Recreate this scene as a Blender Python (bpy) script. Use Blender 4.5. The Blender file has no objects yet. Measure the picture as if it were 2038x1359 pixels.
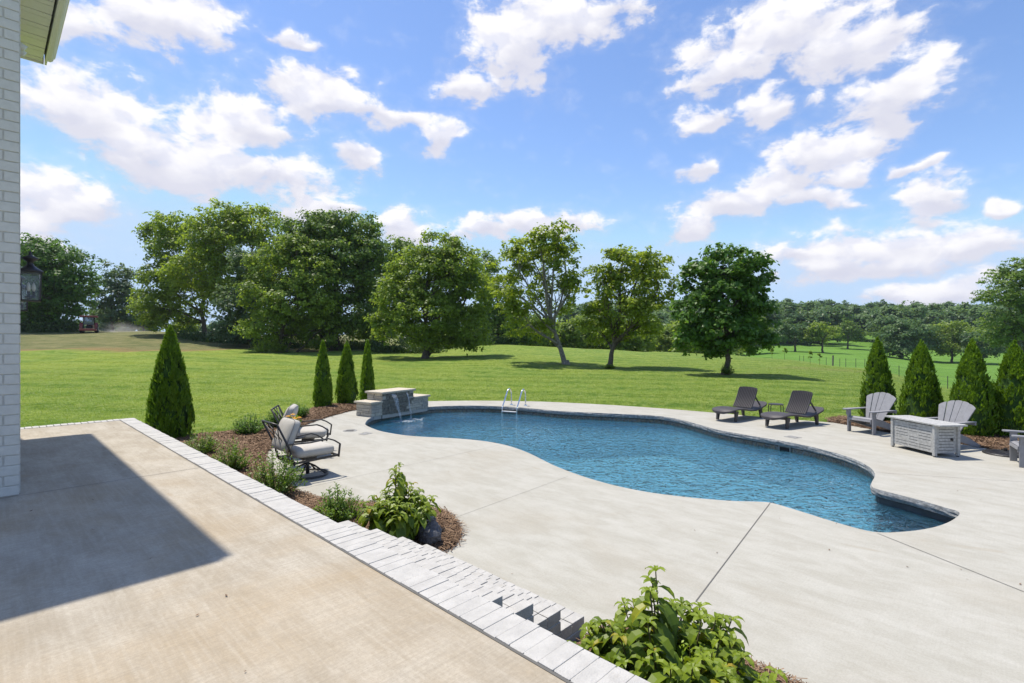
import bpy, bmesh, math, random
import numpy as np
from mathutils import Vector, Matrix, noise as mnoise

# ------------------------------------------------------------------ camera, sky, sun, exposure
SC = bpy.context.scene
COL = SC.collection
CAMZ = 2.2
F = 1020.0
cd = bpy.data.cameras.new("camera"); cd.lens = 18.0; cd.sensor_width = 36.0
cd.clip_start = 0.05; cd.clip_end = 6000
cam = bpy.data.objects.new("camera", cd); COL.objects.link(cam)
cam.location = (0, 0, CAMZ); cam.rotation_euler = (math.radians(90), 0, 0)
SC.camera = cam
SC.view_settings.view_transform = 'Standard'
SC.view_settings.look = 'None'
SC.view_settings.gamma = 1.0
SC.view_settings.exposure = 0.68
SC.cycles.max_bounces = 8
SC.cycles.transparent_max_bounces = 12
SC.cycles.diffuse_bounces = 4
SC.cycles.caustics_reflective = False
SC.cycles.caustics_refractive = False

SUN_EL = math.radians(69.6)
SUN_DIR = Vector((-0.784 * math.cos(SUN_EL), 0.621 * math.cos(SUN_EL), math.sin(SUN_EL)))
ld = bpy.data.lights.new("sun", 'SUN'); ld.energy = 3.6; ld.angle = math.radians(0.53)
ld.color = (1.0, 0.935, 0.83)
sun = bpy.data.objects.new("sun", ld); COL.objects.link(sun)
sun.rotation_euler = SUN_DIR.to_track_quat('Z', 'Y').to_euler()
sun.location = (-20, 15, 40)


# ---- node helpers
def nd(nt, typ, props=None, ins=None):
    n = nt.nodes.new(typ)
    for k, v in (props or {}).items():
        setattr(n, k, v)
    for k, v in (ins or {}).items():
        s = n.inputs[k]
        if isinstance(v, bpy.types.NodeSocket):
            nt.links.new(v, s)
        else:
            s.default_value = v
    return n


def mth(nt, op, a, b=None, c=None, clamp=False):
    ins = {0: a}
    if b is not None: ins[1] = b
    if c is not None: ins[2] = c
    return nd(nt, 'ShaderNodeMath', {'operation': op, 'use_clamp': clamp}, ins).outputs[0]


def vmth(nt, op, a, b=None):
    ins = {0: a}
    if b is not None: ins[1] = b
    n = nd(nt, 'ShaderNodeVectorMath', {'operation': op}, ins)
    return n.outputs['Value'] if op in ('LENGTH', 'DOT_PRODUCT', 'DISTANCE') else n.outputs[0]


def c4(c):
    return (c[0], c[1], c[2], 1.0)


def mix(nt, fac, a, b, blend='MIX'):
    n = nt.nodes.new('ShaderNodeMix'); n.data_type = 'RGBA'; n.blend_type = blend
    for idx, v in ((0, fac), (6, a), (7, b)):
        if isinstance(v, bpy.types.NodeSocket): nt.links.new(v, n.inputs[idx])
        elif idx == 0: n.inputs[0].default_value = v
        else: n.inputs[idx].default_value = c4(v)
    return n.outputs[2]


def mrange(nt, v, a, b, c=0.0, d=1.0, smooth=True):
    n = nd(nt, 'ShaderNodeMapRange', {'interpolation_type': 'SMOOTHSTEP' if smooth else 'LINEAR'},
           {0: v, 1: a, 2: b, 3: c, 4: d})
    return n.outputs[0]


def noisetex(nt, vec, scale, detail=3.0, rough=0.55, dist=0.0):
    n = nd(nt, 'ShaderNodeTexNoise', {}, {'Vector': vec, 'Scale': scale, 'Detail': detail, 'Roughness': rough, 'Distortion': dist})
    return n.outputs[0]


# ---- sky
world = bpy.data.worlds.new("World"); SC.world = world; world.use_nodes = True
W = world.node_tree; W.nodes.clear()
wout = W.nodes.new('ShaderNodeOutputWorld')
sky = W.nodes.new('ShaderNodeTexSky'); sky.sky_type = 'NISHITA'; sky.sun_disc = False
sky.sun_elevation = SUN_EL
sky.sun_rotation = math.atan2(SUN_DIR.x, SUN_DIR.y)
sky.altitude = 0; sky.air_density = 1.0; sky.dust_density = 0.25; sky.ozone_density = 2.0
tc = W.nodes.new('ShaderNodeTexCoord')
sep = nd(W, 'ShaderNodeSeparateXYZ', {}, {0: tc.outputs['Generated']})
az = mth(W, 'ARCTAN2', sep.outputs[0], sep.outputs[1])
hyp = mth(W, 'SQRT', mth(W, 'ADD', mth(W, 'MULTIPLY', sep.outputs[0], sep.outputs[0]), mth(W, 'MULTIPLY', sep.outputs[1], sep.outputs[1])))
el = mth(W, 'ARCTAN2', sep.outputs[2], hyp)
ae = nd(W, 'ShaderNodeCombineXYZ', {}, {0: az, 1: el, 2: 0.0}).outputs[0]
# the cloud field: cumulus puffs at their azimuth / elevation in the sky, broken up by noise
stretch = vmth(W, 'MULTIPLY', ae, (1.0, 1.6, 1.0))
n_lo = noisetex(W, stretch, 8.0, 6.0, 0.6, 0.35)
n_hi = noisetex(W, stretch, 21.0, 7.0, 0.60, 0.25)
n_off = noisetex(W, vmth(W, 'ADD', stretch, (-0.014, 0.034, 0.0)), 21.0, 4.0, 0.5, 0.25)
n_rel = noisetex(W, stretch, 21.0, 4.0, 0.5, 0.25)
CLOUDS = [(110, 40, 150, 50), (330, 40, 150, 75), (190, 200, 165, 75), (330, 290, 150, 90), (480, 240, 130, 60), (400, 320, 130, 70),
          (640, 190, 140, 45), (770, 222, 90, 28), (550, 355, 140, 50), (640, 395, 80, 20), (100, 380, 140, 85), (60, 450, 100, 50), (115, 490, 70, 26),
          (1020, 90, 100, 100), (1120, 55, 125, 65), (945, 182, 75, 35), (1210, 10, 80, 35),
          (1560, 55, 220, 75), (1440, 150, 105, 38), (1690, 90, 135, 55), (1760, 205, 120, 80), (1800, 150, 70, 45), (1560, 210, 80, 42),
          (1650, 310, 130, 42), (1450, 410, 120, 42), (1560, 360, 110, 40), (1365, 455, 50, 32), (1365, 328, 55, 30),
          (1850, 392, 95, 42), (1990, 398, 50, 20), (1830, 340, 55, 18), (1750, 490, 210, 58), (1700, 540, 150, 34), (1970, 480, 110, 45), (1600, 512, 75, 22),
          (1060, 440, 135, 34), (960, 466, 60, 24), (800, 448, 75, 36), (610, 415, 75, 22), (1850, 596, 150, 28), (1940, 572, 80, 32),
          (870, 265, 45, 38), (720, 305, 58, 30), (580, 80, 50, 18), (1610, 395, 60, 25), (1410, 225, 60, 24), (1690, 350, 60, 22)]
warp = nd(W, 'ShaderNodeTexNoise', {}, {'Vector': stretch, 'Scale': 7.0, 'Detail': 3.0}).outputs['Color']
aw = vmth(W, 'ADD', ae, vmth(W, 'MULTIPLY', vmth(W, 'SUBTRACT', warp, (0.5, 0.5, 0.5)), (0.16, 0.10, 0.0)))
fmax = None; sw = None; sy_ = None
for (px, py, rx, ry) in CLOUDS:
    dx = px - 1019.0; dy = 679.5 - py
    a0 = math.atan2(dx, F); h0 = math.hypot(dx, F); e0 = math.atan2(dy, h0)
    ra = rx / F * math.cos(a0) ** 2; re = ry / h0 * math.cos(e0) ** 2
    d = vmth(W, 'MULTIPLY', vmth(W, 'SUBTRACT', aw, (a0, e0, 0.0)), (1.0 / ra, 1.0 / re, 0.0))
    f = mth(W, 'SUBTRACT', 1.0, vmth(W, 'LENGTH', d))
    f = mth(W, 'MAXIMUM', f, -1.0)
    wq = mth(W, 'MAXIMUM', mth(W, 'ADD', f, 0.5), 0.0); wq = mth(W, 'MULTIPLY', wq, wq)
    vy = nd(W, 'ShaderNodeSeparateXYZ', {}, {0: d}).outputs[1]
    sw = mth(W, 'ADD', wq, 0.001) if sw is None else mth(W, 'ADD', sw, wq)
    sy_ = mth(W, 'MULTIPLY', wq, vy) if sy_ is None else mth(W, 'MULTIPLY_ADD', wq, vy, sy_)
    fmax = f if fmax is None else mth(W, 'SMOOTH_MAX', fmax, f, 0.25)
behind = mrange(W, mth(W, 'ABSOLUTE', az), 0.95, 1.3, 0.0, 0.35)     # looser cloud cover all round the rest of the sky
fld = mth(W, 'ADD', mth(W, 'MAXIMUM', fmax, mth(W, 'SUBTRACT', behind, 0.6)), mth(W, 'MULTIPLY', mth(W, 'SUBTRACT', n_lo, 0.5), 1.5))
fld = mth(W, 'ADD', fld, mth(W, 'MULTIPLY', mth(W, 'SUBTRACT', n_hi, 0.5), 2.1))
cmask = mrange(W, fld, -0.20, 0.40)
wisp = mrange(W, fld, -0.6, 0.2, 0.0, 0.16)
cmask = mth(W, 'MAXIMUM', cmask, wisp)
relief = mrange(W, mth(W, 'SUBTRACT', n_rel, n_off), -0.16, 0.10, 0.0, 1.0)
thick = mrange(W, fld, 0.35, 1.2)
ccol = mix(W, relief, (3.55, 3.6, 4.05), (4.35, 4.3, 4.4))
ccol = mix(W, mth(W, 'MULTIPLY', thick, 0.3), ccol, (3.65, 3.65, 4.05))
hs = nd(W, 'ShaderNodeHueSaturation', {}, {'Hue': 0.507, 'Saturation': 1.10, 'Value': 0.82, 'Color': sky.outputs[0]})
low = mrange(W, mth(W, 'ADD', mth(W, 'DIVIDE', sy_, sw), mth(W, 'MULTIPLY', mth(W, 'SUBTRACT', n_lo, 0.5), 1.6)), 0.25, -0.45, 0.0, 0.75)
ccol = mix(W, low, ccol, (2.8, 2.85, 3.4))
skyc = mix(W, cmask, mix(W, 1.0, hs.outputs[0], (2.3, 3.1, 4.2), 'DARKEN'), ccol)
bg = nd(W, 'ShaderNodeBackground', {}, {'Color': skyc, 'Strength': 0.15})
W.links.new(bg.outputs[0], wout.inputs[0])

# ------------------------------------------------------------------ coordinate helpers
VN = Vector((0.697, 0.717, 0.0)).normalized()      # away from the house, across the patio
VD = Vector((-VN.y, VN.x, 0.0))                    # along the patio edge
PATIO = 0.76


def pt(p, t, z=0.0):
    v = VN * p + VD * t
    return Vector((v.x, v.y, z))


def gp(px, py, z=0.0):
    Y = (CAMZ - z) * F / (py - 679.5)
    return Vector(((px - 1019.0) / F * Y, Y, z))


def atY(px, Y, z=0.0):
    return Vector(((px - 1019.0) / F * Y, Y, z))


HOUSE_ROT = math.atan2(VD.y, VD.x)


def tag(o, label=None, cat=None, group=None, kind=None):
    if label: o["label"] = label
    if cat: o["category"] = cat
    if group: o["group"] = group
    if kind: o["kind"] = kind
    return o


def empty(name, loc=(0, 0, 0), rz=0.0, label=None, cat=None, group=None):
    o = bpy.data.objects.new(name, None); COL.objects.link(o)
    o.location = loc; o.rotation_euler = (0, 0, rz); o.empty_display_size = 0.2
    return tag(o, label, cat, group)


def copy_tree(o, parent=None):
    c = o.copy(); COL.objects.link(c)
    if parent is not None: c.parent = parent
    for ch in list(o.children):
        copy_tree(ch, c)
    return c


class MB:
    """collects shapes and links them as one mesh object"""
    def __init__(s): s.v = []; s.f = []; s.M = Matrix.Identity(4)

    def add(s, vs, fs):
        b = len(s.v)
        s.v += [tuple(s.M @ Vector(v)) for v in vs]
        s.f += [tuple(b + i for i in f) for f in fs]

    def box(s, c, d, M=None, taper=1.0):
        x, y, z = d[0] / 2, d[1] / 2, d[2] / 2
        vs = [Vector((sx * x * (taper if sz > 0 else 1), sy * y * (taper if sz > 0 else 1), sz * z)) for sz in (-1, 1) for sy in (-1, 1) for sx in (-1, 1)]
        if M is not None: vs = [M @ v for v in vs]
        vs = [v + Vector(c) for v in vs]
        s.add(vs, [(0, 2, 3, 1), (4, 5, 7, 6), (0, 1, 5, 4), (2, 6, 7, 3), (0, 4, 6, 2), (1, 3, 7, 5)])

    def bar(s, a, b, w, h, up=(0, 0, 1)):
        a, b = Vector(a), Vector(b); d = b - a; L = d.length; d.normalize()
        u = Vector(up)
        if abs(d.dot(u)) > 0.98: u = Vector((1, 0, 0))
        x = d.cross(u).normalized(); y = x.cross(d)
        M = Matrix((d, x, y)).transposed()
        s.box((a + b) / 2, (L, w, h), M)

    def tube(s, pts, r, n=8, caps=True, closed=False):
        P = [Vector(p) for p in pts]; m = len(P)
        R = r if isinstance(r, (list, tuple)) else [r] * m
        vs = []; prev = None
        for i in range(m):
            if closed: d = P[(i + 1) % m] - P[i - 1]
            else: d = P[min(i + 1, m - 1)] - P[max(i - 1, 0)]
            d.normalize()
            if prev is None:
                u = Vector((0, 0, 1)) if abs(d.z) < 0.9 else Vector((1, 0, 0))
                x = d.cross(u).normalized()
            else:
                x = (prev - d * prev.dot(d)).normalized()
            prev = x; y = d.cross(x)
            for k in range(n):
                a = 2 * math.pi * k / n
                vs.append(P[i] + (x * math.cos(a) + y * math.sin(a)) * R[i])
        fs = []
        for i in range(m if closed else m - 1):
            j = (i + 1) % m
            for k in range(n):
                l = (k + 1) % n
                fs.append((i * n + k, i * n + l, j * n + l, j * n + k))
        if caps and not closed:
            fs.append(tuple(range(n - 1, -1, -1))); fs.append(tuple((m - 1) * n + k for k in range(n)))
        s.add(vs, fs)

    def lathe(s, prof, c=(0, 0, 0), n=20):
        vs = []; fs = []; m = len(prof)
        for (r, z) in prof:
            for k in range(n):
                a = 2 * math.pi * k / n
                vs.append((c[0] + r * math.cos(a), c[1] + r * math.sin(a), c[2] + z))
        for i in range(m - 1):
            for k in range(n):
                l = (k + 1) % n
                fs.append((i * n + k, i * n + l, (i + 1) * n + l, (i + 1) * n + k))
        fs.append(tuple(range(n - 1, -1, -1))); fs.append(tuple((m - 1) * n + k for k in range(n)))
        s.add(vs, fs)

    def prism(s, outline, z0, z1):
        n = len(outline)
        vs = [(x, y, z0) for x, y in outline] + [(x, y, z1) for x, y in outline]
        fs = [tuple(range(n - 1, -1, -1)), tuple(range(n, 2 * n))]
        fs += [(i, (i + 1) % n, n + (i + 1) % n, n + i) for i in range(n)]
        s.add(vs, fs)

    def slab(s, outline, a, b, c, origin, th):
        """outline (u,v) in the plane origin + u*a + v*b, given thickness th along c"""
        a, b, c, o = Vector(a), Vector(b), Vector(c), Vector(origin)
        n = len(outline)
        vs = [o + a * u + b * w for u, w in outline] + [o + a * u + b * w + c * th for u, w in outline]
        fs = [tuple(range(n - 1, -1, -1)), tuple(range(n, 2 * n))]
        fs += [(i, (i + 1) % n, n + (i + 1) % n, n + i) for i in range(n)]
        s.add(vs, fs)

    def grid(s, rows, closed=False):
        m, n = len(rows), len(rows[0])
        vs = [p for r in rows for p in r]
        fs = []
        for i in range(m - 1):
            for k in range(n if closed else n - 1):
                l = (k + 1) % n
                fs.append((i * n + k, i * n + l, (i + 1) * n + l, (i + 1) * n + k))
        s.add(vs, fs)

    def pillow(s, c, d, M=None, e=0.32, n=20, m=14, puff=0.0):
        sx, sy, sz = d[0] / 2, d[1] / 2, d[2] / 2
        sg = lambda w, q: math.copysign(abs(w) ** q, w)
        rows = []
        for i in range(m + 1):
            v = -math.pi / 2 + math.pi * i / m
            row = []
            for k in range(n):
                u = 2 * math.pi * k / n
                x = sg(math.cos(v), 0.55) * sg(math.cos(u), e); y = sg(math.cos(v), 0.55) * sg(math.sin(u), e); z = sg(math.sin(v), 0.6)
                z *= 1 + puff * (1 - min(1, x * x)) * (1 - min(1, y * y))
                q = Vector((x * sx, y * sy, z * sz))
                if M is not None: q = M @ q
                row.append(q + Vector(c))
            rows.append(row)
        s.grid(rows, closed=True)

    def build(s, name, mat, parent=None, smooth=False, bevel=0.0, recalc=True, loc=None):
        me = bpy.data.meshes.new(name)
        me.from_pydata(s.v, [], s.f)
        if recalc:
            bm = bmesh.new(); bm.from_mesh(me)
            bmesh.ops.recalc_face_normals(bm, faces=bm.faces)
            bm.to_mesh(me); bm.free()
        if smooth:
            me.polygons.foreach_set('use_smooth', [True] * len(me.polygons))
        me.materials.append(mat)
        o = bpy.data.objects.new(name, me); COL.objects.link(o)
        if parent is not None: o.parent = parent
        if loc is not None: o.location = loc
        if bevel:
            b = o.modifiers.new('bevel', 'BEVEL'); b.width = bevel; b.segments = 2; b.limit_method = 'ANGLE'
        return o


def mesh_np(name, verts, k, mat, tint=None, parent=None, smooth=False):
    """verts: array (n*k,3): n faces of k own corners each"""
    n = len(verts) // k
    me = bpy.data.meshes.new(name)
    me.vertices.add(n * k); me.vertices.foreach_set('co', np.ascontiguousarray(verts, dtype=np.float32).ravel())
    me.loops.add(n * k); me.loops.foreach_set('vertex_index', np.arange(n * k, dtype=np.int32))
    me.polygons.add(n); me.polygons.foreach_set('loop_start', np.arange(0, n * k, k, dtype=np.int32))
    me.polygons.foreach_set('loop_total', np.full(n, k, dtype=np.int32))
    if smooth: me.polygons.foreach_set('use_smooth', np.ones(n, dtype=bool))
    me.update(calc_edges=True)
    if tint is not None:
        a = me.attributes.new('tint', 'FLOAT', 'POINT'); a.data.foreach_set('value', np.ascontiguousarray(tint, dtype=np.float32))
    me.materials.append(mat)
    o = bpy.data.objects.new(name, me); COL.objects.link(o)
    if parent is not None: o.parent = parent
    return o


# ------------------------------------------------------------------ materials
def mat_new(name):
    m = bpy.data.materials.new(name); m.use_nodes = True
    nt = m.node_tree; nt.nodes.clear()
    out = nt.nodes.new('ShaderNodeOutputMaterial')
    return m, nt, out


def simple(name, col, rough=0.6, metal=0.0, spec=0.4, var=0.12, scale=12.0, bump=0.0, bscale=80.0):
    m, nt, out = mat_new(name)
    co = nt.nodes.new('ShaderNodeTexCoord').outputs['Object']
    n1 = noisetex(nt, co, scale, 4, 0.6)
    c = mix(nt, mrange(nt, n1, 0.3, 0.7, smooth=False), [x * (1 - var) for x in col], [min(1, x * (1 + var)) for x in col])
    b = nd(nt, 'ShaderNodeBsdfPrincipled', {}, {'Base Color': c, 'Roughness': rough, 'Metallic': metal, 'Specular IOR Level': spec})
    if bump:
        bn = nd(nt, 'ShaderNodeBump', {}, {'Strength': bump, 'Distance': 0.01, 'Height': noisetex(nt, co, bscale, 3)})
        nt.links.new(bn.outputs[0], b.inputs['Normal'])
    nt.links.new(b.outputs[0], out.inputs[0])
    return m


def leafmat(name, dark, light, trans=0.3, rough=0.48, spec=0.4, extra=None):
    m, nt, out = mat_new(name)
    at = nd(nt, 'ShaderNodeAttribute', {'attribute_name': 'tint'})
    c = mix(nt, at.outputs['Fac'], dark, light)
    if extra:
        c = mix(nt, mrange(nt, at.outputs['Fac'], 0.9, 1.0), c, extra)
    b = nd(nt, 'ShaderNodeBsdfPrincipled', {}, {'Base Color': c, 'Roughness': rough, 'Specular IOR Level': spec})
    t = nd(nt, 'ShaderNodeBsdfTranslucent', {}, {'Color': mix(nt, 0.5, c, (light[0] * 1.25, light[1] * 1.2, light[2] * 0.7))})
    ms = nd(nt, 'ShaderNodeMixShader', {}, {0: trans, 1: b.outputs[0], 2: t.outputs[0]})
    nt.links.new(ms.outputs[0], out.inputs[0])
    return m


def concrete(name, c_lo, c_hi, stain, stain_amt, streak):
    m, nt, out = mat_new(name)
    geo = nt.nodes.new('ShaderNodeNewGeometry').outputs['Position']
    mp = nd(nt, 'ShaderNodeMapping', {}, {'Vector': geo, 'Rotation': (0, 0, -HOUSE_ROT)})
    v = mp.outputs[0]
    big = noisetex(nt, v, 0.55, 5, 0.6, 0.4)
    mid = noisetex(nt, vmth(nt, 'MULTIPLY', v, (1.0, 2.2, 1.0)), 1.6, 12, 0.72, 0.3)
    br1 = noisetex(nt, vmth(nt, 'MULTIPLY', v, (90.0, 2.5, 1.0)), 1.0, 6, 0.7)
    br2 = noisetex(nt, vmth(nt, 'MULTIPLY', v, (2.0, 40.0, 1.0)), 1.0, 4, 0.65)
    fine = noisetex(nt, v, 260.0, 2, 0.6)
    c = mix(nt, mrange(nt, mid, 0.3, 0.7), c_lo, c_hi)
    c = mix(nt, mth(nt, 'MULTIPLY', mrange(nt, big, 0.48, 0.75), stain_amt), c, stain)
    spot = noisetex(nt, vmth(nt, 'MULTIPLY', v, (1.0, 1.7, 1.0)), 1.1, 3, 0.5, 0.6)
    c = mix(nt, mth(nt, 'MULTIPLY', mrange(nt, spot, 0.66, 0.78), stain_amt * 0.8), c, [stain[0] * 0.85, stain[1] * 0.72, stain[2] * 0.5])
    c = mix(nt, mth(nt, 'MULTIPLY', mrange(nt, br1, 0.35, 0.7), streak), c, [x * 0.72 for x in c_lo])
    c = mix(nt, mth(nt, 'MULTIPLY', mrange(nt, br2, 0.4, 0.72), streak * 0.7), c, [min(1, x * 1.12) for x in c_hi])
    c = mix(nt, mrange(nt, fine, 0.60, 0.74, 0.0, 0.5), c, [x * 0.5 for x in c_lo])
    b = nd(nt, 'ShaderNodeBsdfPrincipled', {}, {'Base Color': c, 'Roughness': 0.85, 'Specular IOR Level': 0.25})
    grit = noisetex(nt, v, 60.0, 6, 0.75)
    c = mix(nt, mrange(nt, grit, 0.42, 0.60, 0.20, 0.0), c, [x * 0.62 for x in c_lo])
    nt.links.new(c, b.inputs['Base Color'])
    hgt = mth(nt, 'ADD', br1, mth(nt, 'MULTIPLY', fine, 0.6))
    bn = nd(nt, 'ShaderNodeBump', {}, {'Strength': 0.25, 'Distance': 0.004, 'Height': hgt})
    nt.links.new(bn.outputs[0], b.inputs['Normal']); nt.links.new(b.outputs[0], out.inputs[0])
    return m


M = {}
M['patio'] = concrete('patio_concrete', (0.325, 0.280, 0.212), (0.475, 0.43, 0.355), (0.38, 0.28, 0.16), 0.55, 0.32)
M['deck'] = concrete('deck_concrete', (0.362, 0.345, 0.292), (0.452, 0.436, 0.386), (0.34, 0.30, 0.23), 0.45, 0.12)


def brickmat(name, col):
    m, nt, out = mat_new(name)
    v = nt.nodes.new('ShaderNodeNewGeometry').outputs['Position']
    c = mix(nt, mrange(nt, noisetex(nt, v, 11, 4, .6), .3, .7), [x * .90 for x in col], [x * 1.06 for x in col])
    c = mix(nt, mrange(nt, noisetex(nt, v, 5, 8, .7), .58, .72, 0, .45), c, (.34, .31, .26))
    c = mix(nt, mrange(nt, noisetex(nt, v, 38, 6, .75), .66, .72, 0, .8), c, (.20, .17, .14))
    b = nd(nt, 'ShaderNodeBsdfPrincipled', {}, {'Base Color': c, 'Roughness': .7, 'Specular IOR Level': .3})
    bn = nd(nt, 'ShaderNodeBump', {}, {'Strength': .6, 'Distance': .008, 'Height': mth(nt, 'ADD', noisetex(nt, v, 120, 3), mth(nt, 'MULTIPLY', noisetex(nt, v, 25, 4), 1.2))})
    nt.links.new(bn.outputs[0], b.inputs['Normal']); nt.links.new(b.outputs[0], out.inputs[0])
    return m


M['white_brick'] = brickmat('white_painted_brick', (0.455, 0.44, 0.41))
M['grey_mortar'] = simple('painted_mortar', (0.44, 0.425, 0.39), 0.85, var=0.1, scale=20)
M['wall_brick'] = simple('painted_wall_brick', (0.60, 0.59, 0.55), 0.7, var=0.06, scale=18, bump=0.4, bscale=120)
M['wall_mortar'] = simple('painted_wall_mortar', (0.56, 0.55, 0.51), 0.85, var=0.08, scale=20)
M['joint'] = simple('joint_filler', (0.12, 0.115, 0.105), 0.9)
M['trim'] = simple('white_trim', (0.75, 0.74, 0.68), 0.5, var=0.03)
M['shingle'] = simple('roof_shingle', (0.10, 0.09, 0.085), 0.9, var=0.3, scale=40)
M['black_metal'] = simple('black_metal', (0.028, 0.026, 0.026), 0.42, var=0.2, spec=0.5)
M['bronze'] = simple('bronze_metal', (0.022, 0.018, 0.018), 0.4, var=0.2, spec=0.5)
M['bulb'] = simple('frosted_bulb', (0.80, 0.76, 0.66), 0.25)
M['cushion'] = simple('cream_cushion', (0.47, 0.445, 0.40), 0.9, var=0.06, scale=8, bump=0.25, bscale=350, spec=0.1)
M['piping'] = simple('cushion_piping', (0.20, 0.19, 0.18), 0.9)
M['resin'] = simple('brown_resin_wicker', (0.058, 0.051, 0.051), 0.5, var=0.12, scale=20, spec=0.45)
M['adirondack'] = simple('grey_resin_board', (0.25, 0.248, 0.256), 0.5, var=0.10, scale=14, spec=0.4, bump=0.15, bscale=60)
M['fire_wood'] = simple('whitewashed_board', (0.40, 0.395, 0.375), 0.6, var=0.25, scale=22, bump=0.2, bscale=60)
M['chrome'] = simple('steel', (0.72, 0.72, 0.72), 0.18, metal=1.0)
M['white_plastic'] = simple('white_plastic', (0.72, 0.72, 0.70), 0.4)
M['lid_grey'] = simple('grey_lid', (0.24, 0.235, 0.22), 0.7)
M['dark_void'] = simple('dark_opening', (0.012, 0.012, 0.014), 0.8)
M['stone'] = None
M['cap_stone'] = simple('travertine_cap', (0.50, 0.44, 0.34), 0.7, var=0.16, scale=16, bump=0.5, bscale=70)
M['rock'] = simple('dark_rock', (0.085, 0.088, 0.10), 0.75, var=0.5, scale=14, bump=0.9, bscale=30)
M['solar'] = simple('dark_solar_panel', (0.02, 0.025, 0.035), 0.2)
M['terracotta'] = simple('dark_pot', (0.10, 0.09, 0.085), 0.6)
M['yellow'] = simple('yellow_petals', (0.85, 0.40, 0.015), 0.6, var=0.25, scale=30)
M['bark'] = simple('bark', (0.105, 0.085, 0.066), 0.95, var=0.45, scale=9, bump=0.9, bscale=22)
M['pale_bark'] = simple('pale_bark', (0.22, 0.20, 0.17), 0.95, var=0.45, scale=7, bump=0.8, bscale=20)
M['stem'] = simple('green_stem', (0.12, 0.10, 0.04), 0.8)
M['post'] = simple('weathered_wood', (0.16, 0.14, 0.12), 0.9, var=0.3, scale=8)
M['steel_post'] = simple('dark_steel_post', (0.06, 0.065, 0.06), 0.7)
M['red'] = simple('faded_red_paint', (0.20, 0.045, 0.038), 0.45, var=0.2)
M['tyre'] = simple('rubber', (0.025, 0.025, 0.024), 0.9)
M['rim'] = simple('grey_rim', (0.30, 0.29, 0.27), 0.6)
M['road'] = simple('gravel_road', (0.42, 0.40, 0.37), 0.9)
M['wire'] = simple('cable', (0.06, 0.06, 0.065), 0.6)


def glassmat(name, tint, amount=1.0):
    m, nt, out = mat_new(name)
    fr = nd(nt, 'ShaderNodeFresnel', {}, {'IOR': 1.45})
    t = nd(nt, 'ShaderNodeBsdfTransparent', {}, {'Color': c4(tint)})
    g = nd(nt, 'ShaderNodeBsdfGlossy', {}, {'Color': (1, 1, 1, 1), 'Roughness': 0.03})
    ms = nd(nt, 'ShaderNodeMixShader', {}, {0: mth(nt, 'MULTIPLY', fr.outputs[0], amount), 1: t.outputs[0], 2: g.outputs[0]})
    nt.links.new(ms.outputs[0], out.inputs[0])
    return m


M['glass'] = glassmat('clear_glass', (0.93, 0.94, 0.94), 0.7)
M['cab_glass'] = glassmat('tractor_glass', (0.35, 0.38, 0.42), 1.5)


def watermat():
    m, nt, out = mat_new('pool_water')
    v = nt.nodes.new('ShaderNodeNewGeometry').outputs['Position']
    w1 = noisetex(nt, vmth(nt, 'MULTIPLY', v, (1.0, 1.4, 1.0)), 3.9, 2, 0.5, 0.8)
    w2 = noisetex(nt, vmth(nt, 'MULTIPLY', v, (1.5, 1.0, 1.0)), 10.0, 2, 0.5, 0.3)
    h = mth(nt, 'ADD', w1, mth(nt, 'MULTIPLY', w2, 0.3))
    bn = nd(nt, 'ShaderNodeBump', {}, {'Strength': 1.0, 'Distance': 0.14, 'Height': h})
    fr = nd(nt, 'ShaderNodeFresnel', {}, {'IOR': 1.33, 'Normal': bn.outputs[0]})
    t = nd(nt, 'ShaderNodeBsdfTransparent', {}, {'Color': (0.80, 0.94, 0.97, 1)})
    r = nd(nt, 'ShaderNodeBsdfRefraction', {}, {'Color': (0.80, 0.94, 0.97, 1), 'Roughness': 0.0, 'IOR': 1.33, 'Normal': bn.outputs[0]})
    body = nd(nt, 'ShaderNodeMixShader', {}, {0: 0.55, 1: t.outputs[0], 2: r.outputs[0]})
    df = nd(nt, 'ShaderNodeBsdfDiffuse', {}, {'Color': (0.12, 0.40, 0.62, 1), 'Normal': bn.outputs[0]})
    body = nd(nt, 'ShaderNodeMixShader', {}, {0: 0.10, 1: body.outputs[0], 2: df.outputs[0]})
    g = nd(nt, 'ShaderNodeBsdfGlossy', {}, {'Color': (1, 1, 1, 1), 'Roughness': 0.04, 'Normal': bn.outputs[0]})
    ms = nd(nt, 'ShaderNodeMixShader', {}, {0: mth(nt, 'MULTIPLY', fr.outputs[0], 1.2, clamp=True), 1: body.outputs[0], 2: g.outputs[0]})
    nt.links.new(ms.outputs[0], out.inputs[0])
    return m


M['water'] = watermat()


def linermat():
    m, nt, out = mat_new('pool_liner')
    v = nt.nodes.new('ShaderNodeNewGeometry').outputs['Position']
    n1 = noisetex(nt, v, 9.0, 4, 0.6)
    vo = nd(nt, 'ShaderNodeTexVoronoi', {'feature': 'DISTANCE_TO_EDGE'}, {'Vector': v, 'Scale': 9.0})
    c = mix(nt, mrange(nt, n1, 0.35, 0.65), (0.20, 0.55, 0.78), (0.40, 0.73, 0.90))
    c = mix(nt, mrange(nt, vo.outputs['Distance'], 0.0, 0.06), (0.24, 0.58, 0.70), c)
    b = nd(nt, 'ShaderNodeBsdfPrincipled', {}, {'Base Color': c, 'Roughness': 0.6})
    nt.links.new(b.outputs[0], out.inputs[0])
    return m


M['liner'] = linermat()


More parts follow.
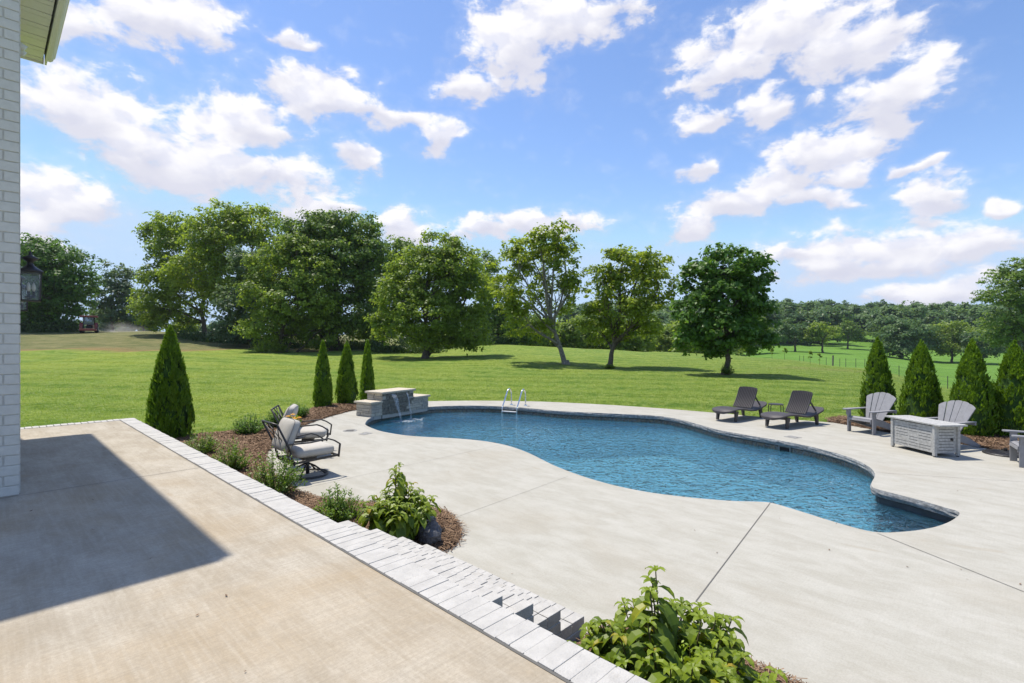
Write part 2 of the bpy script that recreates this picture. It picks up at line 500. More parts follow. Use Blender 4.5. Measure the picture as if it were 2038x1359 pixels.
def tilemat():
    m, nt, out = mat_new('mosaic_waterline')
    v = nt.nodes.new('ShaderNodeNewGeometry').outputs['Position']
    vo = nd(nt, 'ShaderNodeTexVoronoi', {}, {'Vector': v, 'Scale': 34.0})
    hv = nd(nt, 'ShaderNodeSeparateColor', {}, {0: vo.outputs['Color']})
    c = mix(nt, hv.outputs[0], (0.07, 0.065, 0.06), (0.26, 0.20, 0.13))
    c = mix(nt, mrange(nt, hv.outputs[1], 0.6, 0.9), c, (0.16, 0.19, 0.21))
    b = nd(nt, 'ShaderNodeBsdfPrincipled', {}, {'Base Color': c, 'Roughness': 0.4})
    nt.links.new(b.outputs[0], out.inputs[0])
    return m


M['tile'] = tilemat()
M['coping'] = simple('rock_face_coping', (0.30, 0.305, 0.30), 0.85, var=0.42, scale=16, bump=1.0, bscale=40)
M['track'] = simple('dark_liner_track', (0.03, 0.035, 0.042), 0.5)
M['step_grey'] = simple('dark_step_liner', (0.045, 0.055, 0.068), 0.4, var=0.3, scale=4)


def stonemat():
    m, nt, out = mat_new('stacked_stone')
    v = nt.nodes.new('ShaderNodeTexCoord').outputs['Object']
    at = nd(nt, 'ShaderNodeAttribute', {'attribute_name': 'tint'})
    n1 = noisetex(nt, v, 18, 5, 0.65)
    c = mix(nt, at.outputs['Fac'], (0.36, 0.33, 0.29), (0.60, 0.54, 0.43))
    c = mix(nt, mrange(nt, n1, 0.4, 0.75, 0.0, 0.55), c, (0.26, 0.24, 0.21))
    b = nd(nt, 'ShaderNodeBsdfPrincipled', {}, {'Base Color': c, 'Roughness': 0.85})
    bn = nd(nt, 'ShaderNodeBump', {}, {'Strength': 0.8, 'Distance': 0.02, 'Height': noisetex(nt, v, 45, 4)})
    nt.links.new(bn.outputs[0], b.inputs['Normal']); nt.links.new(b.outputs[0], out.inputs[0])
    return m


M['stone'] = stonemat()
M['wet_stone'] = simple('wet_stained_stone', (0.15, 0.14, 0.115), 0.35, var=0.5, scale=16, bump=0.8, bscale=45)


def foammat():
    m, nt, out = mat_new('falling_water')
    v = nt.nodes.new('ShaderNodeTexCoord').outputs['Object']
    n1 = noisetex(nt, vmth(nt, 'MULTIPLY', v, (60.0, 60.0, 5.0)), 1.0, 3)
    t = nd(nt, 'ShaderNodeBsdfTransparent', {}, {'Color': (0.95, 0.97, 0.98, 1)})
    d = nd(nt, 'ShaderNodeBsdfPrincipled', {}, {'Base Color': (0.75, 0.80, 0.83, 1), 'Roughness': 0.1})
    ms = nd(nt, 'ShaderNodeMixShader', {}, {0: mrange(nt, n1, 0.3, 0.75, 0.05, 0.55), 1: t.outputs[0], 2: d.outputs[0]})
    nt.links.new(ms.outputs[0], out.inputs[0])
    return m


M['foam'] = foammat()

# foliage
M['leaf_mid'] = leafmat('leaf_mid_green', (0.095, 0.165, 0.02), (0.32, 0.43, 0.055), 0.55)
M['leaf_yellow'] = leafmat('leaf_yellow_green', (0.11, 0.18, 0.018), (0.35, 0.44, 0.038), 0.55)
M['leaf_dark'] = leafmat('leaf_dark_green', (0.066, 0.13, 0.026), (0.23, 0.34, 0.058), 0.52)
M['leaf_fresh'] = leafmat('leaf_fresh_green', (0.1, 0.175, 0.02), (0.35, 0.46, 0.046), 0.55)
M['leaf_deep'] = leafmat('leaf_deep_green', (0.050, 0.125, 0.018), (0.150, 0.285, 0.036), 0.5)
M['leaf_blue'] = leafmat('leaf_blue_green', (0.062, 0.12, 0.06), (0.17, 0.25, 0.105), 0.5)
M['leaf_far'] = leafmat('leaf_far_green', (0.062, 0.13, 0.044), (0.175, 0.275, 0.075), 0.42)
M['thuja'] = leafmat('arborvitae_green', (0.040, 0.115, 0.008), (0.205, 0.345, 0.020), 0.42)
M['box'] = leafmat('boxwood_green', (0.060, 0.130, 0.012), (0.210, 0.340, 0.030), 0.40)
M['lime'] = leafmat('lime_shrub_green', (0.16, 0.26, 0.014), (0.36, 0.48, 0.03), 0.35)
M['hydrangea'] = leafmat('broad_leaf_green', (0.060, 0.118, 0.008), (0.245, 0.320, 0.016), 0.34, rough=0.45, spec=0.4, extra=(0.36, 0.27, 0.02))
M['blade'] = leafmat('grass_blade', (0.110, 0.205, 0.022), (0.32, 0.43, 0.060), 0.45)
M['weed'] = leafmat('weed_green', (0.030, 0.065, 0.015), (0.10, 0.165, 0.03), 0.30)
M['straw'] = leafmat('pine_straw', (0.085, 0.048, 0.028), (0.30, 0.20, 0.125), 0.0, rough=0.8, spec=0.1)
M['soil'] = simple('mulch_soil', (0.13, 0.080, 0.052), 0.95, var=0.5, scale=40, bump=1.0, bscale=60)


# ------------------------------------------------------------------ outlines
def catmull(pts, per=6, closed=True):
    P = [Vector(p) for p in pts]; n = len(P); out = []
    for i in range(n if closed else n - 1):
        p0 = P[(i - 1) % n] if closed else P[max(i - 1, 0)]
        p1 = P[i]; p2 = P[(i + 1) % n]
        p3 = P[(i + 2) % n] if closed else P[min(i + 2, n - 1)]
        for k in range(per):
            t = k / per
            a = 2 * p1; b = (p2 - p0) * t; c = (2 * p0 - 5 * p1 + 4 * p2 - p3) * t * t; d = (-p0 + 3 * p1 - 3 * p2 + p3) * t ** 3
            out.append((a + b + c + d) * 0.5)
    if not closed: out.append(P[-1])
    return out


def resample(P, step):
    Q = [p.copy() for p in P] + [P[0].copy()]
    out = []; carry = 0.0
    for a, b in zip(Q[:-1], Q[1:]):
        L = (b - a).length
        s = carry
        while s < L:
            out.append(a.lerp(b, s / L)); s += step
        carry = s - L
    return out


POOL_PX = [(726.4, 843.4), (731, 836), (741, 830), (762, 823.2), (787, 818), (816, 813.3), (853, 809.8), (886, 808), (927, 807.2), (968, 807.6), (1000, 809),
           (1030, 810.8), (1071, 814), (1100, 817), (1160, 820.5), (1230, 823.5), (1300, 827), (1331, 830.5), (1363, 837), (1394, 845.5), (1426, 854.5), (1457, 860.6), (1488, 866),
           (1520, 871.3), (1551, 876.4), (1583, 882.3), (1614, 888.8), (1645, 896.5), (1677, 905.5), (1708, 916.8), (1730, 928.5), (1740, 938.5), (1742, 948),
           (1736.5, 958), (1735, 966), (1741, 971.5), (1771, 980), (1802, 987.7), (1834, 996), (1865, 1005), (1890, 1012.5), (1904, 1016.5), (1911, 1021.5), (1906, 1028.6),
           (1890, 1038.7), (1865, 1048), (1834, 1054.4), (1802, 1058), (1765, 1060), (1736, 1058), (1708, 1052), (1661, 1038.7), (1614, 1024), (1567, 1009.5), (1534, 1000.5),
           (1504, 998.3), (1457, 997), (1394, 992), (1347, 987), (1300, 981), (1250, 972), (1200, 960), (1150, 944.5), (1100, 925), (1051, 901), (1010, 886.7), (968.5, 878.5),
           (927, 874), (886, 871.3), (845, 869.3), (804, 866), (762, 859), (742, 852.7), (729.5, 847)]
POOL = resample(catmull([gp(*q) for q in POOL_PX], 6), 0.07)

DECK = [pt(1.93, -4.0), pt(1.93, 9.5), gp(520, 905), gp(560, 870), gp(600, 848), gp(640, 832), gp(664, 824.5), gp(700, 815), gp(745, 803), gp(800, 799.3), gp(853, 798.3), gp(927, 797.4),
        gp(989, 797.5), gp(1047, 798.5), gp(1100, 800), gp(1200, 805), gp(1300, 811.5), gp(1394, 819), gp(1460, 824.5), gp(1517, 830), gp(1583, 835.5), gp(1655, 841), gp(1700, 848),
        gp(1790, 865), gp(1860, 876), gp(1927, 886), gp(1990, 897), gp(2100, 918), Vector((11.5, 8.2, 0)), Vector((12.5, 5, 0)), Vector((12.5, -4.5, 0)), Vector((3, -4.5, 0))]
BEDL = [pt(1.96, 4.26), pt(3.30, 4.26), gp(886, 1099), gp(905, 1088), gp(917, 1071), gp(920, 1056), gp(906, 1034), gp(884, 1020), gp(845, 1010), gp(780, 1006), gp(718, 1003), gp(660, 998),
        gp(628, 992), gp(595, 981), gp(562, 962), gp(540, 945), gp(529, 925), gp(528, 906), gp(535, 896), gp(549, 882), gp(577, 862), gp(610, 845), gp(638, 834.7), gp(664, 826.8), gp(696, 818.5),
        gp(735, 811), gp(752, 800), gp(738, 796), gp(693, 805.2), gp(650, 805.5), gp(624, 812), gp(606, 820), gp(570, 838), gp(520, 851), gp(470, 858.5), gp(439, 862.5), gp(370, 868.5),
        gp(318, 872), pt(2.35, 12.9), pt(1.96, 12.3)]
BEDR = [pt(1.96, 2.24), pt(3.18, 2.24), pt(3.36, 2.15), pt(3.50, 1.9), pt(3.60, 1.5), pt(3.62, 1.1), pt(3.55, 0.6), pt(3.4, 0.2), pt(3.1, -0.1), pt(1.96, -0.2)]
BEDB = [gp(1648, 839.5), gp(1700, 848), gp(1790, 865), gp(1860, 876), gp(1927, 886), gp(1990, 897), gp(2100, 918), Vector((12.4, 9.3, 0)), Vector((11.6, 11.2, 0)), Vector((11.0, 12.8, 0)),
        Vector((10.2, 14.3, 0)), Vector((9.6, 15.0, 0)), Vector((9.0, 14.6, 0))]
PATIO_POLY = [pt(-6, -5), pt(1.95, -5), pt(1.95, 11.84), pt(-6, 11.84)]


def inside(poly, X, Y):
    px = np.array([p.x for p in poly]); py = np.array([p.y for p in poly])
    qx = np.roll(px, -1); qy = np.roll(py, -1)
    r = np.zeros(X.shape, dtype=bool)
    for a, b, c, d in zip(px, py, qx, qy):
        if b == d: continue
        cond = ((b > Y) != (d > Y)) & (X < (c - a) * (Y - b) / (d - b) + a)
        r ^= cond
    return r


def seg_dist(poly, X, Y):
    best = np.full(X.shape, 1e9)
    n = len(poly)
    for i in range(n):
        a = poly[i]; b = poly[(i + 1) % n]
        dx, dy = b.x - a.x, b.y - a.y; L = dx * dx + dy * dy + 1e-12
        t = np.clip(((X - a.x) * dx + (Y - a.y) * dy) / L, 0, 1)
        best = np.minimum(best, np.hypot(X - a.x - t * dx, Y - a.y - t * dy))
    return best


# ------------------------------------------------------------------ terrain
YK = np.array([0, 12, 20, 30, 40, 50, 60, 70, 85, 100, 140, 180, 230, 280, 330, 400, 700], float)
TCOL = {
    40: [-.05, -.05, 0, .15, .4, .85, 1.5, 2.4, 3.75, 4.25, 4.0, 3.5, 3, 3, 3, 3, 3],
    300: [-.05, -.05, 0, .15, .4, .85, 1.5, 2.4, 3.7, 4.1, 3.9, 3.5, 3, 3, 3, 3, 3],
    480: [-.05, -.05, 0, .12, .35, .7, 1.15, 1.8, 2.9, 3.4, 3.6, 3.5, 3, 3, 3, 3, 4],
    640: [-.05, -.05, 0, .1, .3, .58, .95, 1.4, 2.2, 2.7, 3, 3, 3, 3, 4, 6, 8],
    850: [-.05, -.05, 0, .08, .25, .5, .8, 1.2, 1.8, 1.9, 1.2, .3, 0, 2, 6, 12, 16],
    1000: [-.05, -.05, 0, .1, .3, .6, 1.1, 1.6, 1.55, .6, -2, -3, -2, 2, 8, 14, 18],
    1130: [-.05, -.05, 0, .08, .22, .5, .95, 1.25, 1.0, 0, -3, -4, -2.5, 2, 8, 14, 18],
    1300: [-.05, -.05, 0, .1, .25, .55, .8, .72, .2, -.8, -3.5, -4, -2.5, 2, 8, 14, 18],
    1450: [-.05, -.05, 0, .09, .2, .4, .55, .4, -.3, -1.2, -3, -3.5, -2, 2.5, 8, 15, 19],
    1550: [-.05, -.05, 0, .04, .1, .23, .2, -.2, -1, -1.6, -2.3, -1.6, -.2, 3, 9, 16, 20],
    1700: [-.05, -.05, -.05, -.15, -.32, -.58, -.98, -1.4, -2, -2.3, -2.8, -2.3, -.9, 2.5, 8, 15, 20],
    1887: [-.05, -.05, -.3, -.9, -1.6, -2.35, -2.9, -3.4, -3.9, -4.3, -4.9, -5.2, -3, 1, 7, 14, 20],
    2060: [-.05, -.08, -.5, -1.2, -2.0, -2.7, -3.3, -3.9, -4.6, -5.1, -5.6, -5.6, -3, 1, 7, 14, 20]}
_pk = np.array(sorted(TCOL)); _tab = np.array([TCOL[k] for k in _pk], float)


def _hermite(xk, yk, x):
    m = np.gradient(yk, xk, axis=-1)
    i = np.clip(np.searchsorted(xk, x) - 1, 0, len(xk) - 2)
    h = xk[i + 1] - xk[i]; t = np.clip((x - xk[i]) / h, 0, 1)
    y0, y1, m0, m1 = yk[..., i], yk[..., i + 1], m[..., i], m[..., i + 1]
    return (2 * t ** 3 - 3 * t * t + 1) * y0 + (t ** 3 - 2 * t * t + t) * h * m0 + (-2 * t ** 3 + 3 * t * t) * y1 + (t ** 3 - t * t) * h * m1


def terr(X, Y):
    X = np.atleast_1d(np.asarray(X, float)); Y = np.atleast_1d(np.asarray(Y, float))
    shp = X.shape; x = X.ravel(); y = Y.ravel()
    Yc = np.clip(y, 0, 700)
    u = np.clip(1019 + F * x / np.maximum(y, 8.0), 40, 2060)
    Z = _hermite(YK, _tab, Yc)                       # (cols, n)
    i = np.clip(np.searchsorted(_pk, u) - 1, 0, len(_pk) - 2)
    t = np.clip((u - _pk[i]) / (_pk[i + 1] - _pk[i]), 0, 1); t = t * t * (3 - 2 * t) * 0.6 + t * 0.4
    n = np.arange(len(x))
    z = Z[i, n] * (1 - t) + Z[i + 1, n] * t
    far = np.clip((y - 22) / 20, 0, 1)
    z = z + far * (0.10 * np.sin(x * .21 + 1.3) * np.sin(y * .17) + 0.05 * np.sin(x * .5 - y * .43))
    return z.reshape(shp)


def tz(x, y): return float(terr(x, y)[0])


def spaced(lo, hi, mid0, mid1, fine, grow):
    a = list(np.arange(mid0, mid1 + fine, fine)); s = fine
    while a[-1] < hi: s = min(s * grow, 40); a.append(a[-1] + s)
    s = fine
    while a[0] > lo: s = min(s * grow, 40); a.insert(0, a[0] - s)
    return np.array(a)


xs = spaced(-900, 1100, -12, 14, 0.28, 1.045)
ys = spaced(-60, 1500, 4, 20, 0.28, 1.03)
GX, GY = np.meshgrid(xs, ys)
GZ = terr(GX, GY)
ind = (inside(DECK, GX, GY) & (seg_dist(DECK, GX, GY) > 0.30))
GZ = np.where(ind, -3.2, GZ)
GZ = np.where(inside(PATIO_POLY, GX, GY), -0.3, GZ)
U = 1019 + F * GX / np.maximum(GY, 1.0)
hb = 55 + np.clip((U - 380) / 120, 0, 1) * 7 + 1.2 * np.sin(GX * .35) + 0.7 * np.sin(GX * 1.1)
hay = np.clip((GY - hb) / 1.5, 0, 1) * np.clip((830 - U) / 60, 0, 1) * (GY > 5)
edge = np.clip(1 - np.abs(GY - hb - 1.4) / 2.6, 0, 1) * np.clip((700 - U) / 150, 0, 1)
far = np.clip((GY - 85 + np.clip((U - 1580) / 300, 0, 1) * 36) / 8, 0, 1) * np.clip((U - 1400) / 60, 0, 1)
wl = np.interp(U, [1500, 1571, 1712, 1885, 2100], [40, 42, 43.5, 46.5, 48])
wear = np.exp(-((GY - wl) / 1.8) ** 2) * np.clip((U - 1480) / 120, 0, 1)
for (tx, ty) in [(1130, 42), (1214, 38), (1443, 32), (846, 52)]:
    c = atY(tx, ty); wear = np.maximum(wear, 0.9 * np.exp(-(((GX - c.x) / 1.5) ** 2 + ((GY - c.y) / 1.1) ** 2)))
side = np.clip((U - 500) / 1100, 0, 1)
ny, nx = GX.shape
idx = np.arange(ny * nx).reshape(ny, nx)
quads = np.stack([idx[:-1, :-1], idx[:-1, 1:], idx[1:, 1:], idx[1:, :-1]], -1).reshape(-1, 4)
me = bpy.data.meshes.new('ground')
V3 = np.stack([GX, GY, GZ], -1).reshape(-1, 3).astype(np.float32)
me.vertices.add(len(V3)); me.vertices.foreach_set('co', V3.ravel())
me.loops.add(quads.size); me.loops.foreach_set('vertex_index', quads.astype(np.int32).ravel())
me.polygons.add(len(quads)); me.polygons.foreach_set('loop_start', np.arange(0, quads.size, 4, dtype=np.int32))
me.polygons.foreach_set('loop_total', np.full(len(quads), 4, dtype=np.int32))
me.polygons.foreach_set('use_smooth', np.ones(len(quads), dtype=bool))
me.update(calc_edges=True)
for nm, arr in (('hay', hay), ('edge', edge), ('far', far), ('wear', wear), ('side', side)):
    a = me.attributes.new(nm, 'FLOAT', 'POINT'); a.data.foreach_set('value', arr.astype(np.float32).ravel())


def groundmat():
    m, nt, out = mat_new('lawn_and_fields')
    v = nt.nodes.new('ShaderNodeNewGeometry').outputs['Position']
    at = {k: nd(nt, 'ShaderNodeAttribute', {'attribute_name': k}).outputs['Fac'] for k in ('hay', 'edge', 'far', 'wear', 'side')}
    n1 = noisetex(nt, v, 0.16, 5, 0.6, 0.4)
    n2 = noisetex(nt, v, 1.1, 5, 0.65, 0.3)
    n3 = noisetex(nt, v, 9.0, 4, 0.65)
    n4 = noisetex(nt, v, 45.0, 3, 0.6)
    c = mix(nt, mrange(nt, n1, 0.40, 0.60), (0.125, 0.220, 0.024), (0.270, 0.325, 0.040))
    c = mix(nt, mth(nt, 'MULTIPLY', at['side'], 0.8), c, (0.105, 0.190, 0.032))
    n5 = noisetex(nt, vmth(nt, 'MULTIPLY', v, (1.0, 0.7, 1.0)), 3.2, 5, 0.7, 0.4)
    c = mix(nt, mrange(nt, n2, 0.47, 0.64, 0.0, 0.75), c, (0.275, 0.325, 0.070))
    c = mix(nt, mrange(nt, n5, 0.5, 0.64, 0.0, 0.8), c, (0.310, 0.360, 0.095))
    c = mix(nt, mrange(nt, n5, 0.48, 0.34, 0.0, 0.8), c, (0.062, 0.125, 0.014))
    c = mix(nt, mrange(nt, n2, 0.5, 0.25, 0.0, 0.5), c, (0.075, 0.150, 0.020))
    # mowing lanes
    lane = mth(nt, 'SINE', vmth(nt, 'DOT_PRODUCT', v, (0.55, 2.2, 0.0)))
    c = mix(nt, mth(nt, 'MULTIPLY', mrange(nt, lane, -0.4, 0.4), 0.36), c, (0.29, 0.36, 0.08))
    c = mix(nt, mth(nt, 'MULTIPLY', mrange(nt, n1, 0.5, 0.68), mth(nt, 'MULTIPLY', at['wear'], 0.9)), c, (0.30, 0.22, 0.12))
    c = mix(nt, mth(nt, 'MULTIPLY', at['wear'], 0.5), c, (0.26, 0.23, 0.09))
    ff = mix(nt, mrange(nt, n1, 0.35, 0.65), (0.110, 0.225, 0.034), (0.155, 0.285, 0.048))
    c = mix(nt, at['far'], c, ff)
    nh = noisetex(nt, vmth(nt, 'MULTIPLY', v, (0.5, 1.6, 1.0)), 0.8, 6, 0.7, 0.5)
    hc = mix(nt, mrange(nt, nh, 0.3, 0.7), (0.095, 0.115, 0.040), (0.275, 0.235, 0.115))
    hc = mix(nt, mth(nt, 'MULTIPLY', at['edge'], mrange(nt, n5, 0.3, 0.5)), hc, (0.33, 0.185, 0.095))
    c = mix(nt, at['hay'], c, hc)
    c = mix(nt, mrange(nt, n3, 0.55, 0.25, 0.0, 0.45), c, (0.055, 0.105, 0.014))
    c = mix(nt, mrange(nt, n4, 0.58, 0.3, 0.0, 0.45), c, (0.05, 0.095, 0.014))
    b = nd(nt, 'ShaderNodeBsdfPrincipled', {}, {'Base Color': c, 'Roughness': 0.9, 'Specular IOR Level': 0.1})
    h = mth(nt, 'ADD', mth(nt, 'MULTIPLY', n3, 1.0), mth(nt, 'MULTIPLY', n4, 0.5))
    bn = nd(nt, 'ShaderNodeBump', {}, {'Strength': 0.9, 'Distance': 0.10, 'Height': h})
    nt.links.new(bn.outputs[0], b.inputs['Normal']); nt.links.new(b.outputs[0], out.inputs[0])
    return m


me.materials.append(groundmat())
ground = bpy.data.objects.new('ground', me); COL.objects.link(ground); tag(ground, kind='structure')


# ------------------------------------------------------------------ patio, pool deck, pool
def fill_poly(name, loops, mat, kind='structure', z=0.0, parent=None):
    bm = bmesh.new(); es = []
    for L in loops:
        vs = [bm.verts.new((p.x, p.y, z)) for p in L]
        es += [bm.edges.new((vs[i], vs[(i + 1) % len(vs)])) for i in range(len(vs))]
    bmesh.ops.triangle_fill(bm, use_beauty=True, use_dissolve=False, edges=es)
    bmesh.ops.recalc_face_normals(bm, faces=bm.faces)
    if bm.faces and sum(f.normal.z for f in bm.faces) < 0:
        bmesh.ops.reverse_faces(bm, faces=bm.faces)
    me = bpy.data.meshes.new(name); bm.to_mesh(me); bm.free()
    me.materials.append(mat)
    o = bpy.data.objects.new(name, me); COL.objects.link(o)
    if parent: o.parent = parent
    if kind: tag(o, kind=kind)
    return o


DECK_S = catmull(DECK[2:28], 4, closed=False)
DECK_ALL = [DECK[0], DECK[1]] + DECK_S + DECK[28:]
deck = fill_poly('pool_deck', [DECK_ALL, POOL], M['deck'])
mb = MB()
mb.grid([[Vector((p.x, p.y, 0)) for p in DECK_ALL], [Vector((p.x, p.y, -0.16)) for p in DECK_ALL]], closed=True)
mb.build('slab_edge', M['deck'], deck)


def strip(mb, a, b, w, z):
    a, b = Vector((a.x, a.y, 0)), Vector((b.x, b.y, 0)); d = (b - a).normalized(); s = Vector((-d.y, d.x, 0)) * w / 2
    mb.add([a + s + Vector((0, 0, z)), a - s + Vector((0, 0, z)), b - s + Vector((0, 0, z)), b + s + Vector((0, 0, z))], [(0, 1, 2, 3)])


for a, b, w in [((1533, 1002), (1385, 1198), .010), ((905, 1031), (1130, 948.5), .004), ((600, 973), (1000, 884.6), .005), ((1745, 941), (2080, 962), .006), ((1747, 1062), (2080, 1195), .008), ((735, 851), (655, 829), .004)]:
    mb = MB(); strip(mb, gp(*a), gp(*b), w, 0.004); mb.build('control_joint', M['joint'], deck, recalc=False)

# patio slab and its control joints
mb = MB()
mb.add([pt(-6, -5, PATIO), pt(1.71, -5, PATIO), pt(1.71, 11.62, PATIO), pt(-6, 11.62, PATIO)], [(0, 1, 2, 3)])
patio = tag(mb.build('patio', M['patio'], recalc=False), kind='structure')
mb = MB(); strip(mb, pt(-6, 6.62), pt(1.71, 6.62), .008, PATIO + .004); mb.build('control_joint', M['joint'], patio, recalc=False)
mb = MB(); strip(mb, pt(1.716, -5), pt(1.716, 11.63), .016, PATIO + .003); mb.build('edge_joint', M['joint'], patio, recalc=False)

rng = np.random.default_rng(7)
random.seed(7)


def brick_row(mb, p0, p1, t0, t1, z_top, h, pitch, gap=.0045, jit=.003):
    """bricks laid side by side along the patio edge, each reaching from p0 to p1"""
    n = int(round((t1 - t0) / pitch)); w = (t1 - t0) / n
    Mx = Matrix((VN, VD, Vector((0, 0, 1)))).transposed()
    for i in range(n):
        c = pt((p0 + p1) / 2 + random.uniform(-jit, jit), t0 + w * (i + .5), z_top - h / 2 + random.uniform(-jit, jit) * .8)
        mb.box(c, (p1 - p0, w - gap, h), Mx @ Matrix.Rotation(random.uniform(-.012, .012), 3, 'Z'))


Mx = Matrix((VN, VD, Vector((0, 0, 1)))).transposed()
wall = empty('retaining_wall', pt(1.83, 8.0, 0), 0, 'low white painted brick wall holding up the patio, topped by a row of bricks on edge', 'wall')
wi = wall.matrix_basis.copy(); off = -Vector(wall.location)


def kid(mb, name, mat, root, **k):
    """link a mesh given in world coordinates under a root that only has a location"""
    mb.v = [(v[0] - root.location.x, v[1] - root.location.y, v[2] - root.location.z) for v in mb.v]
    return mb.build(name, mat, root, **k)


mb = MB()
mb.box(pt(1.835, 3.42, .32), (.20, 16.84, .74), Mx)
mb.box(pt(-2.2, 11.735, .32), (7.9, .18, .74), Mx)
kid(mb, 'wall', M['white_brick'], wall)
mb = MB(); brick_row(mb, 1.725, 1.95, -5, 11.84, PATIO + .004, .07, .0905)
# far end of the patio, turned
mbn = 85
for i in range(mbn):
    c = pt(1.72 - .0905 * (i + .5), 11.735 + random.uniform(-.002, .002), PATIO - .029 + random.uniform(-.002, .002))
    mb.box(c, (.082, .225, .07), Mx)
kid(mb, 'cap', M['white_brick'], wall, bevel=.0025)
mb = MB(); mb.box(pt(1.8375, 3.42, PATIO - .0415), (.205, 16.8, .085), Mx); kid(mb, 'mortar', M['grey_mortar'], wall)

steps = empty('brick_steps', pt(2.6, 3.24, 0), 0, 'white painted brick steps from the patio down to the pool deck', 'steps')
PS = [1.953, 2.258, 2.548, 2.833, 3.112]; ZS = [.608, .456, .304, .152]
for i in range(4):
    mb = MB()
    brick_row(mb, PS[i] + .002, PS[i + 1] - .150 + .004, 2.272, 4.235, ZS[i], .072, .0905)
    brick_row(mb, PS[i + 1] - .142, PS[i + 1], 2.272, 4.235, ZS[i] + .001, .072, .0905)
    # riser courses under the nosing
    n = 9; w = (4.235 - 2.272) / n
    for k in range(n):
        mb.box(pt(PS[i + 1] - .06, 2.272 + w * (k + .5), ZS[i] - .113), (.11, w - .009, .070), Mx)
    kid(mb, 'tread', M['white_brick'], steps, bevel=.004)
mb = MB()
for i in range(4):
    mb.box(pt((PS[i] + PS[i + 1]) / 2 - .008, 3.2535, (ZS[i] - .01) / 2 - .02 - .001 * i), (PS[i + 1] - PS[i] - .012, 1.953, ZS[i] + .01), Mx)
kid(mb, 'mortar', M['grey_mortar'], steps)
# end-wall bricks so that the open side of the flight reads as brickwork
for te in (2.276, 4.231):
    mb = MB()
    for i in range(4):
        zz = ZS[i] - .08
        while zz > -.02:
            mb.box(pt((PS[i] + PS[i + 1]) / 2, te, zz - .036), (PS[i + 1] - PS[i] - .010, .012, .066), Mx)
            zz -= .076
    kid(mb, 'end_brickwork', M['white_brick'], steps)

# ---- pool
NP = len(POOL)
PC = [Vector((p.x, p.y, 0)) for p in POOL]
ctr = sum(PC, Vector()) / NP
area = sum(PC[i].x * PC[(i + 1) % NP].y - PC[(i + 1) % NP].x * PC[i].y for i in range(NP))
sgn = 1 if area > 0 else -1
NRM = []
for i in range(NP):
    d = PC[(i + 2) % NP] - PC[i - 2]; d.normalize()
    NRM.append(Vector((-d.y, d.x, 0)) * sgn)     # into the pool


def ring(off, z, jit=0.0, fr=1.0, seed=0):
    out = []
    for i in range(NP):
        j = jit * mnoise.noise(Vector((PC[i].x * fr, PC[i].y * fr, z * 25 + seed))) if jit else 0
        q = PC[i] + NRM[i] * (off + j); out.append(Vector((q.x, q.y, z)))
    return out


WATER = -0.215
mb = MB()
mb.grid([ring(0, -.0005), ring(.003, -.010, .004, 5), ring(.008, -.035, .014, 4), ring(.008, -.06, .014, 5, 3), ring(.006, -.085, .014, 4, 5), ring(-.004, -.112, .006, 5), ring(-.05, -.114)], closed=True)
tag(mb.build('pool_coping', M['coping'], smooth=False), kind='structure')
ALC0 = min(range(NP), key=lambda i: (PC[i] - gp(1737, 958)).length)
ALC1 = min(range(NP), key=lambda i: (PC[i] - gp(1708, 1052)).length)


def band(o0, z0, o1, z1, alcove):
    a, b = ring(o0, z0), ring(o1, z1)
    lo, hi = min(ALC0, ALC1), max(ALC0, ALC1)
    ids = list(range(lo, hi + 1)) if alcove else list(range(hi, NP)) + list(range(0, lo + 1))
    return [[a[i] for i in ids], [b[i] for i in ids]]


mb = MB(); mb.grid([ring(-.045, -.113), ring(-.04, -.135)], closed=True); mb.grid([ring(-.04, -.135), ring(-.052, -.136)], closed=True)
tag(mb.build('liner_track', M['track']), kind='structure')
mb = MB(); mb.grid(band(-.05, -.13, -.05, -.36, False)); tag(mb.build('waterline_tile', M['tile']), kind='structure')
mb = MB(); mb.grid(band(-.05, -.13, -.05, -1.5, True)); tag(mb.build('alcove_wall', M['step_grey']), kind='structure')
mb = MB(); mb.grid(band(-.048, -.355, -.048, -2.4, False)); tag(mb.build('pool_wall', M['liner']), kind='structure')
# sloping floor: deep beneath the waterfall, shallow by the steps
fl = fill_poly('pool_floor', [ring(-.02, 0)], M['liner'])
bm = bmesh.new(); bm.from_mesh(fl.data)
for v in bm.verts:
    s = min(1, max(0, (v.co.x + 4.5) / 12.0)); v.co.z = -2.1 + 1.15 * s * s * (3 - 2 * s)
bm.to_mesh(fl.data); bm.free()
wt = fill_poly('pool_water', [ring(-.049, 0)], M['water'], z=WATER)
# entry steps in the alcove
ps = empty('pool_entry_steps', gp(1820, 1030, WATER), 0, 'dark grey moulded entry steps under the water in the corner bay of the pool', 'pool steps')
a0, a1 = gp(1737, 968), gp(1722, 1058); tip = gp(1905, 1022)
lo, hi = min(ALC0, ALC1), max(ALC0, ALC1)
alc = ring(-.03, 0)[lo:hi + 1]
for k, (sc, zt) in enumerate([(0.40, -.34), (0.62, -.54), (0.84, -.76)]):
    # each tread is the bay's own outline pulled in towards its closed end
    out = []
    end = Vector((tip.x, tip.y, 0))
    for q in alc:
        w = end + (Vector((q.x, q.y, 0)) - end) * 1.0
        d = (w - end).dot((Vector(((a0.x + a1.x) / 2, (a0.y + a1.y) / 2, 0)) - end).normalized())
        L = (Vector(((a0.x + a1.x) / 2, (a0.y + a1.y) / 2, 0)) - end).length
        if d <= L * sc: out.append((w.x, w.y))
    if len(out) > 4:
        m2 = MB(); m2.prism(out, -1.3, zt)
        kid(m2, 'step', M['step_grey'], ps)

